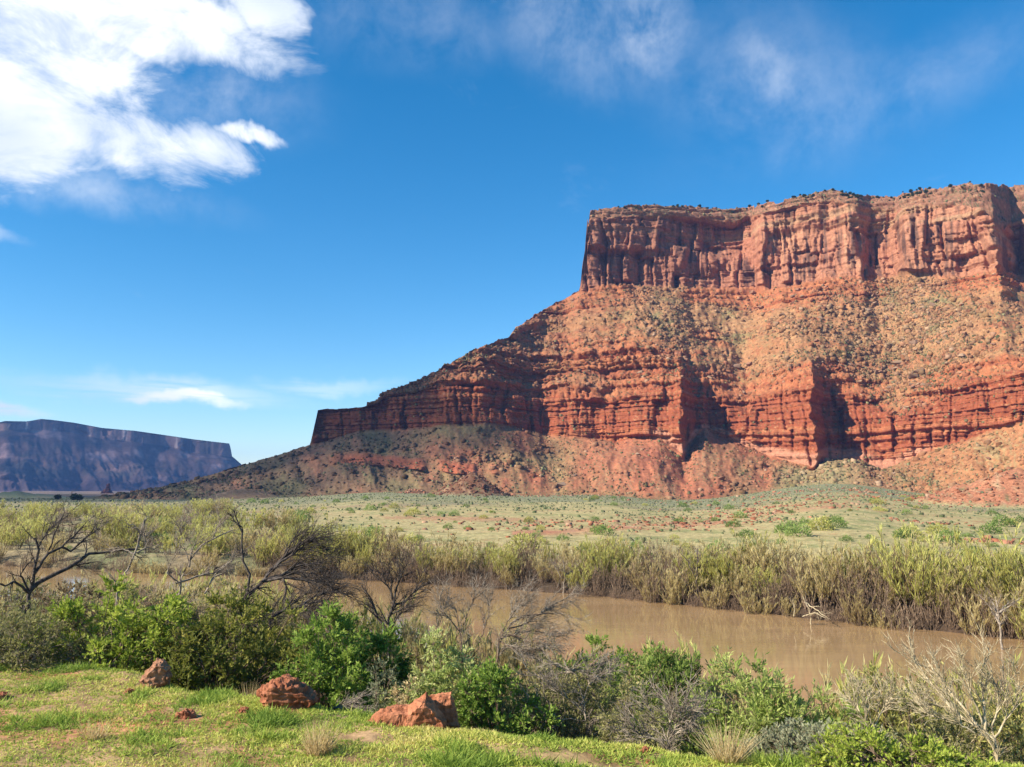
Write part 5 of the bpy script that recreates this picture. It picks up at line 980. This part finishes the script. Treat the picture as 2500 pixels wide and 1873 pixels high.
# ------------------------------------------------------------------ grass
def build_grass():
    rng = np.random.default_rng(3); n = 60000
    a = rng.uniform(R(-40), R(40), n); re = np.interp(a, *REDGE); r0 = 9.2
    r = np.sqrt(rng.uniform(0, 1, n)*((re+0.9)**2-r0**2)+r0**2); x, y = r*np.sin(a), r*np.cos(a)
    bare = fbm(x*0.55, y*0.55, 1.5, 3) + 0.5*fbm(x*2.0, y*2.0, 2.5, 2)
    for (qx, qr, wd) in [(40, 12.6, .45), (145, 11.6, .5), (270, 11.4, .6), (60, 11.2, .4), (330, 12.9, .4), (870, 12.6, .35), (1250, 11.7, .7), (1400, 11.5, .6), (1150, 12.1, .5), (1560, 11.3, .6), (1600, 11.9, .3), (1880, 11.2, .5), (470, 14.2, .3)]:
        mx, my = at(qx, qr, 1800); bare = bare + 0.9*np.exp(-((x-mx)**2+((y-my)*1.6)**2)/wd**2)
    k = bare < 0.52 + 0.22*rng.normal(size=n); x, y, r = x[k], y[k], r[k]; n = len(x)
    z = ground_z(x, y)
    pat = fbm(x*0.5, y*0.8, 7.0, 3); pat2 = fbm(x*1.6, y*2.0, 8.0, 3); bush_ = sstep(fbm(x*0.9, y*1.1, 9.0, 2), 0.05, 0.4)
    B = 6
    P = np.repeat(np.stack([x, y, z-0.01], 1), B, 0) + np.concatenate([rng.normal(0, 0.022, (n*B, 2)), np.zeros((n*B, 1))], 1)
    D = nrm(rng.normal(size=(n*B, 3))*np.array((0.75, 0.75, 0.25)) + np.array((0.12, 0, 0.62)))
    hgt = (0.042+0.075*np.repeat(bush_, B)+0.03*np.repeat(pat2, B))*rng.uniform(0.5, 1.5, n*B)
    wid = 0.017*rng.uniform(0.6, 1.4, n*B)
    s = nrm(np.cross(D, rng.normal(size=D.shape)))
    P = P + D*hgt[:, None]*rng.uniform(0, 0.6, (n*B, 1))
    V = np.stack([P-s*wid[:, None]*0.5, P+s*wid[:, None]*0.5, P+D*hgt[:, None]], 1).reshape(-1, 3)
    var = np.clip(0.37 + 0.70*np.repeat(pat, B) + 0.40*np.repeat(pat2, B) - 0.28*np.repeat(bush_, B) + rng.normal(0, 0.13, n*B) + rng.normal(0, 0.08, n).repeat(B), 0, 1)
    m = mat_leaf('grass_blades', [(0.22, 0.31, 0.045), (0.38, 0.46, 0.075), (0.54, 0.55, 0.115), (0.66, 0.58, 0.18), (0.70, 0.55, 0.24)], 0.35, 0.0)
    o = obj('grass', mesh_np('grass', V, np.arange(len(V)).reshape(-1, 3), m, False, {'var': ('FLOAT', np.repeat(var, 3))})); tag(o, kind='stuff')
build_grass()
def tuft(nm, seed, n, h, w, leaf):
    rng = np.random.default_rng(seed); an = rng.uniform(0, 6.28, n); rr = w*0.25*np.sqrt(rng.uniform(0, 1, n))
    P = np.stack([rr*np.cos(an), rr*np.sin(an), np.full(n, -0.03)], 1); D = nrm(np.stack([np.cos(an)*rr/w*2.2, np.sin(an)*rr/w*2.2, np.full(n, 0.9)], 1)+rng.normal(0, 0.16, (n, 3)))
    p, rd = grow(rng, P, D, h*rng.uniform(0.55, 1.15, n), 0.0045, 4, 0.06, (0.02, 0, -0.05), 0.2); V, F = tubes([(p, rd)], 3)
    return mesh_np(nm, V, F, ML[leaf], False, {'var': ('FLOAT', np.repeat(np.clip(rng.normal(0.5, 0.25, n), 0, 1), 15))})
for i, (qx, r, h, wd, lab) in enumerate([(780, 11.95, 0.46, 0.5, 'dry golden grass tuft in the grass below the domed boulder'), (1775, 11.75, 0.52, 0.6, 'dry golden grass tuft at the bottom right by the bushes'), (500, 10.95, 0.42, 0.4, 'dry straw grass tuft at the bottom edge of the grass'), (235, 13.6, 0.30, 0.45, 'faded straw grass tuft on the left of the grass'), (610, 16.2, 0.5, 0.4, 'thin pale dry stalks behind the grass near the domed boulder')]):
    x, y = at(qx, r, 1750); o = obj('grass_tuft', tuft('grass_tuft', 40+i, 230 if i < 2 else 110, h, wd, 'straw'), None, (x, y, gz(x, y))); tag(o, lab, 'grass', 'dry grass tufts')
print('grass built', round(time.time()-T0, 1))
# ------------------------------------------------------------------ air and cloud
def build_air():
    top = max(float(BUT['z'].max()), 330.0) + 14.0; L = 7300.0; z0 = -32.0
    V = np.array([(x, y, z) for z in (z0, top) for y in (-L, L) for x in (-L, L)], float)
    F = np.array([(0, 2, 3, 1), (4, 5, 7, 6), (0, 1, 5, 4), (2, 6, 7, 3), (0, 4, 6, 2), (1, 3, 7, 5)])
    m = bpy.data.materials.new('haze_air'); m.use_nodes = True; t = NT(m.node_tree); t.n.clear()
    pv = t.new('ShaderNodeVolumePrincipled'); pv.inputs['Color'].default_value = (0.22, 0.44, 1.0, 1); pv.inputs['Density'].default_value = 0.82e-4; pv.inputs['Anisotropy'].default_value = 0.0
    o = t.new('ShaderNodeOutputMaterial'); t.l.new(pv.outputs[0], o.inputs['Volume'])
    tag(obj('haze', mesh_np('haze', V, F, m, False)), kind='stuff')
def build_cloud(nm, cx, cy, cz, sx, sy, sz, seed):
    """heaped cloud drifting left of the view; its shade falls on the far mesa and the low end of the butte"""
    n, k = 72, 30; th = np.linspace(0, 2*np.pi, n, endpoint=False); ph = np.linspace(-np.pi/2, np.pi/2, k)
    T, Pp = np.meshgrid(th, ph); q = np.stack([np.cos(Pp)*np.cos(T), np.cos(Pp)*np.sin(T), np.sin(Pp)], -1)
    d = 1 + 0.38*fbm(q[..., 0]*2+seed, q[..., 1]*2, q[..., 2]*2, 5) ; P = q*d[..., None]*np.array((sx, sy, sz)); P[..., 2] = np.maximum(P[..., 2], -0.35*sz)
    P = P + np.array((cx, cy, cz)); i = np.arange(n*k).reshape(k, n); j = np.roll(i, -1, 1)
    F = np.stack([i[:-1], j[:-1], j[1:], i[1:]], -1).reshape(-1, 4)
    m = bpy.data.materials.get('cloud_white')
    if m is None:
        m = bpy.data.materials.new('cloud_white'); m.use_nodes = True; t = NT(m.node_tree); t.n.clear()
        g = t.new('ShaderNodeNewGeometry'); nz = t.noise(g.outputs['Position'], 0.006, 4.0, 0.6)
        d_ = t.new('ShaderNodeBsdfDiffuse'); d_.inputs[0].default_value = (0.9, 0.9, 0.9, 1); tr = t.new('ShaderNodeBsdfTransparent'); mx = t.new('ShaderNodeMixShader')
        t.l.new(t.smooth(nz, 0.35, 0.62, 0.22, 0.66), mx.inputs[0]); t.l.new(tr.outputs[0], mx.inputs[1]); t.l.new(d_.outputs[0], mx.inputs[2])
        o = t.new('ShaderNodeOutputMaterial'); t.l.new(mx.outputs[0], o.inputs[0])
    tag(obj(nm, mesh_np(nm, P.reshape(-1, 3), F, m)), kind='structure')
CH = 1500.0; CT = CH/math.sin(SUN_EL)*math.cos(SUN_EL); COX, COY = CT*math.sin(SUN_AZ), CT*math.cos(SUN_AZ)
build_cloud('cloud', -400+COX, 730+COY, CH, 430, 330, 160, 1)
build_cloud('cloud', -1750+COX, 3250+COY, CH, 1150, 820, 200, 2)
build_air()
print('air built', round(time.time()-T0, 1))
print('unique tris', sum(len(m.loops)-2*len(m.polygons) for m in bpy.data.meshes if m.users))
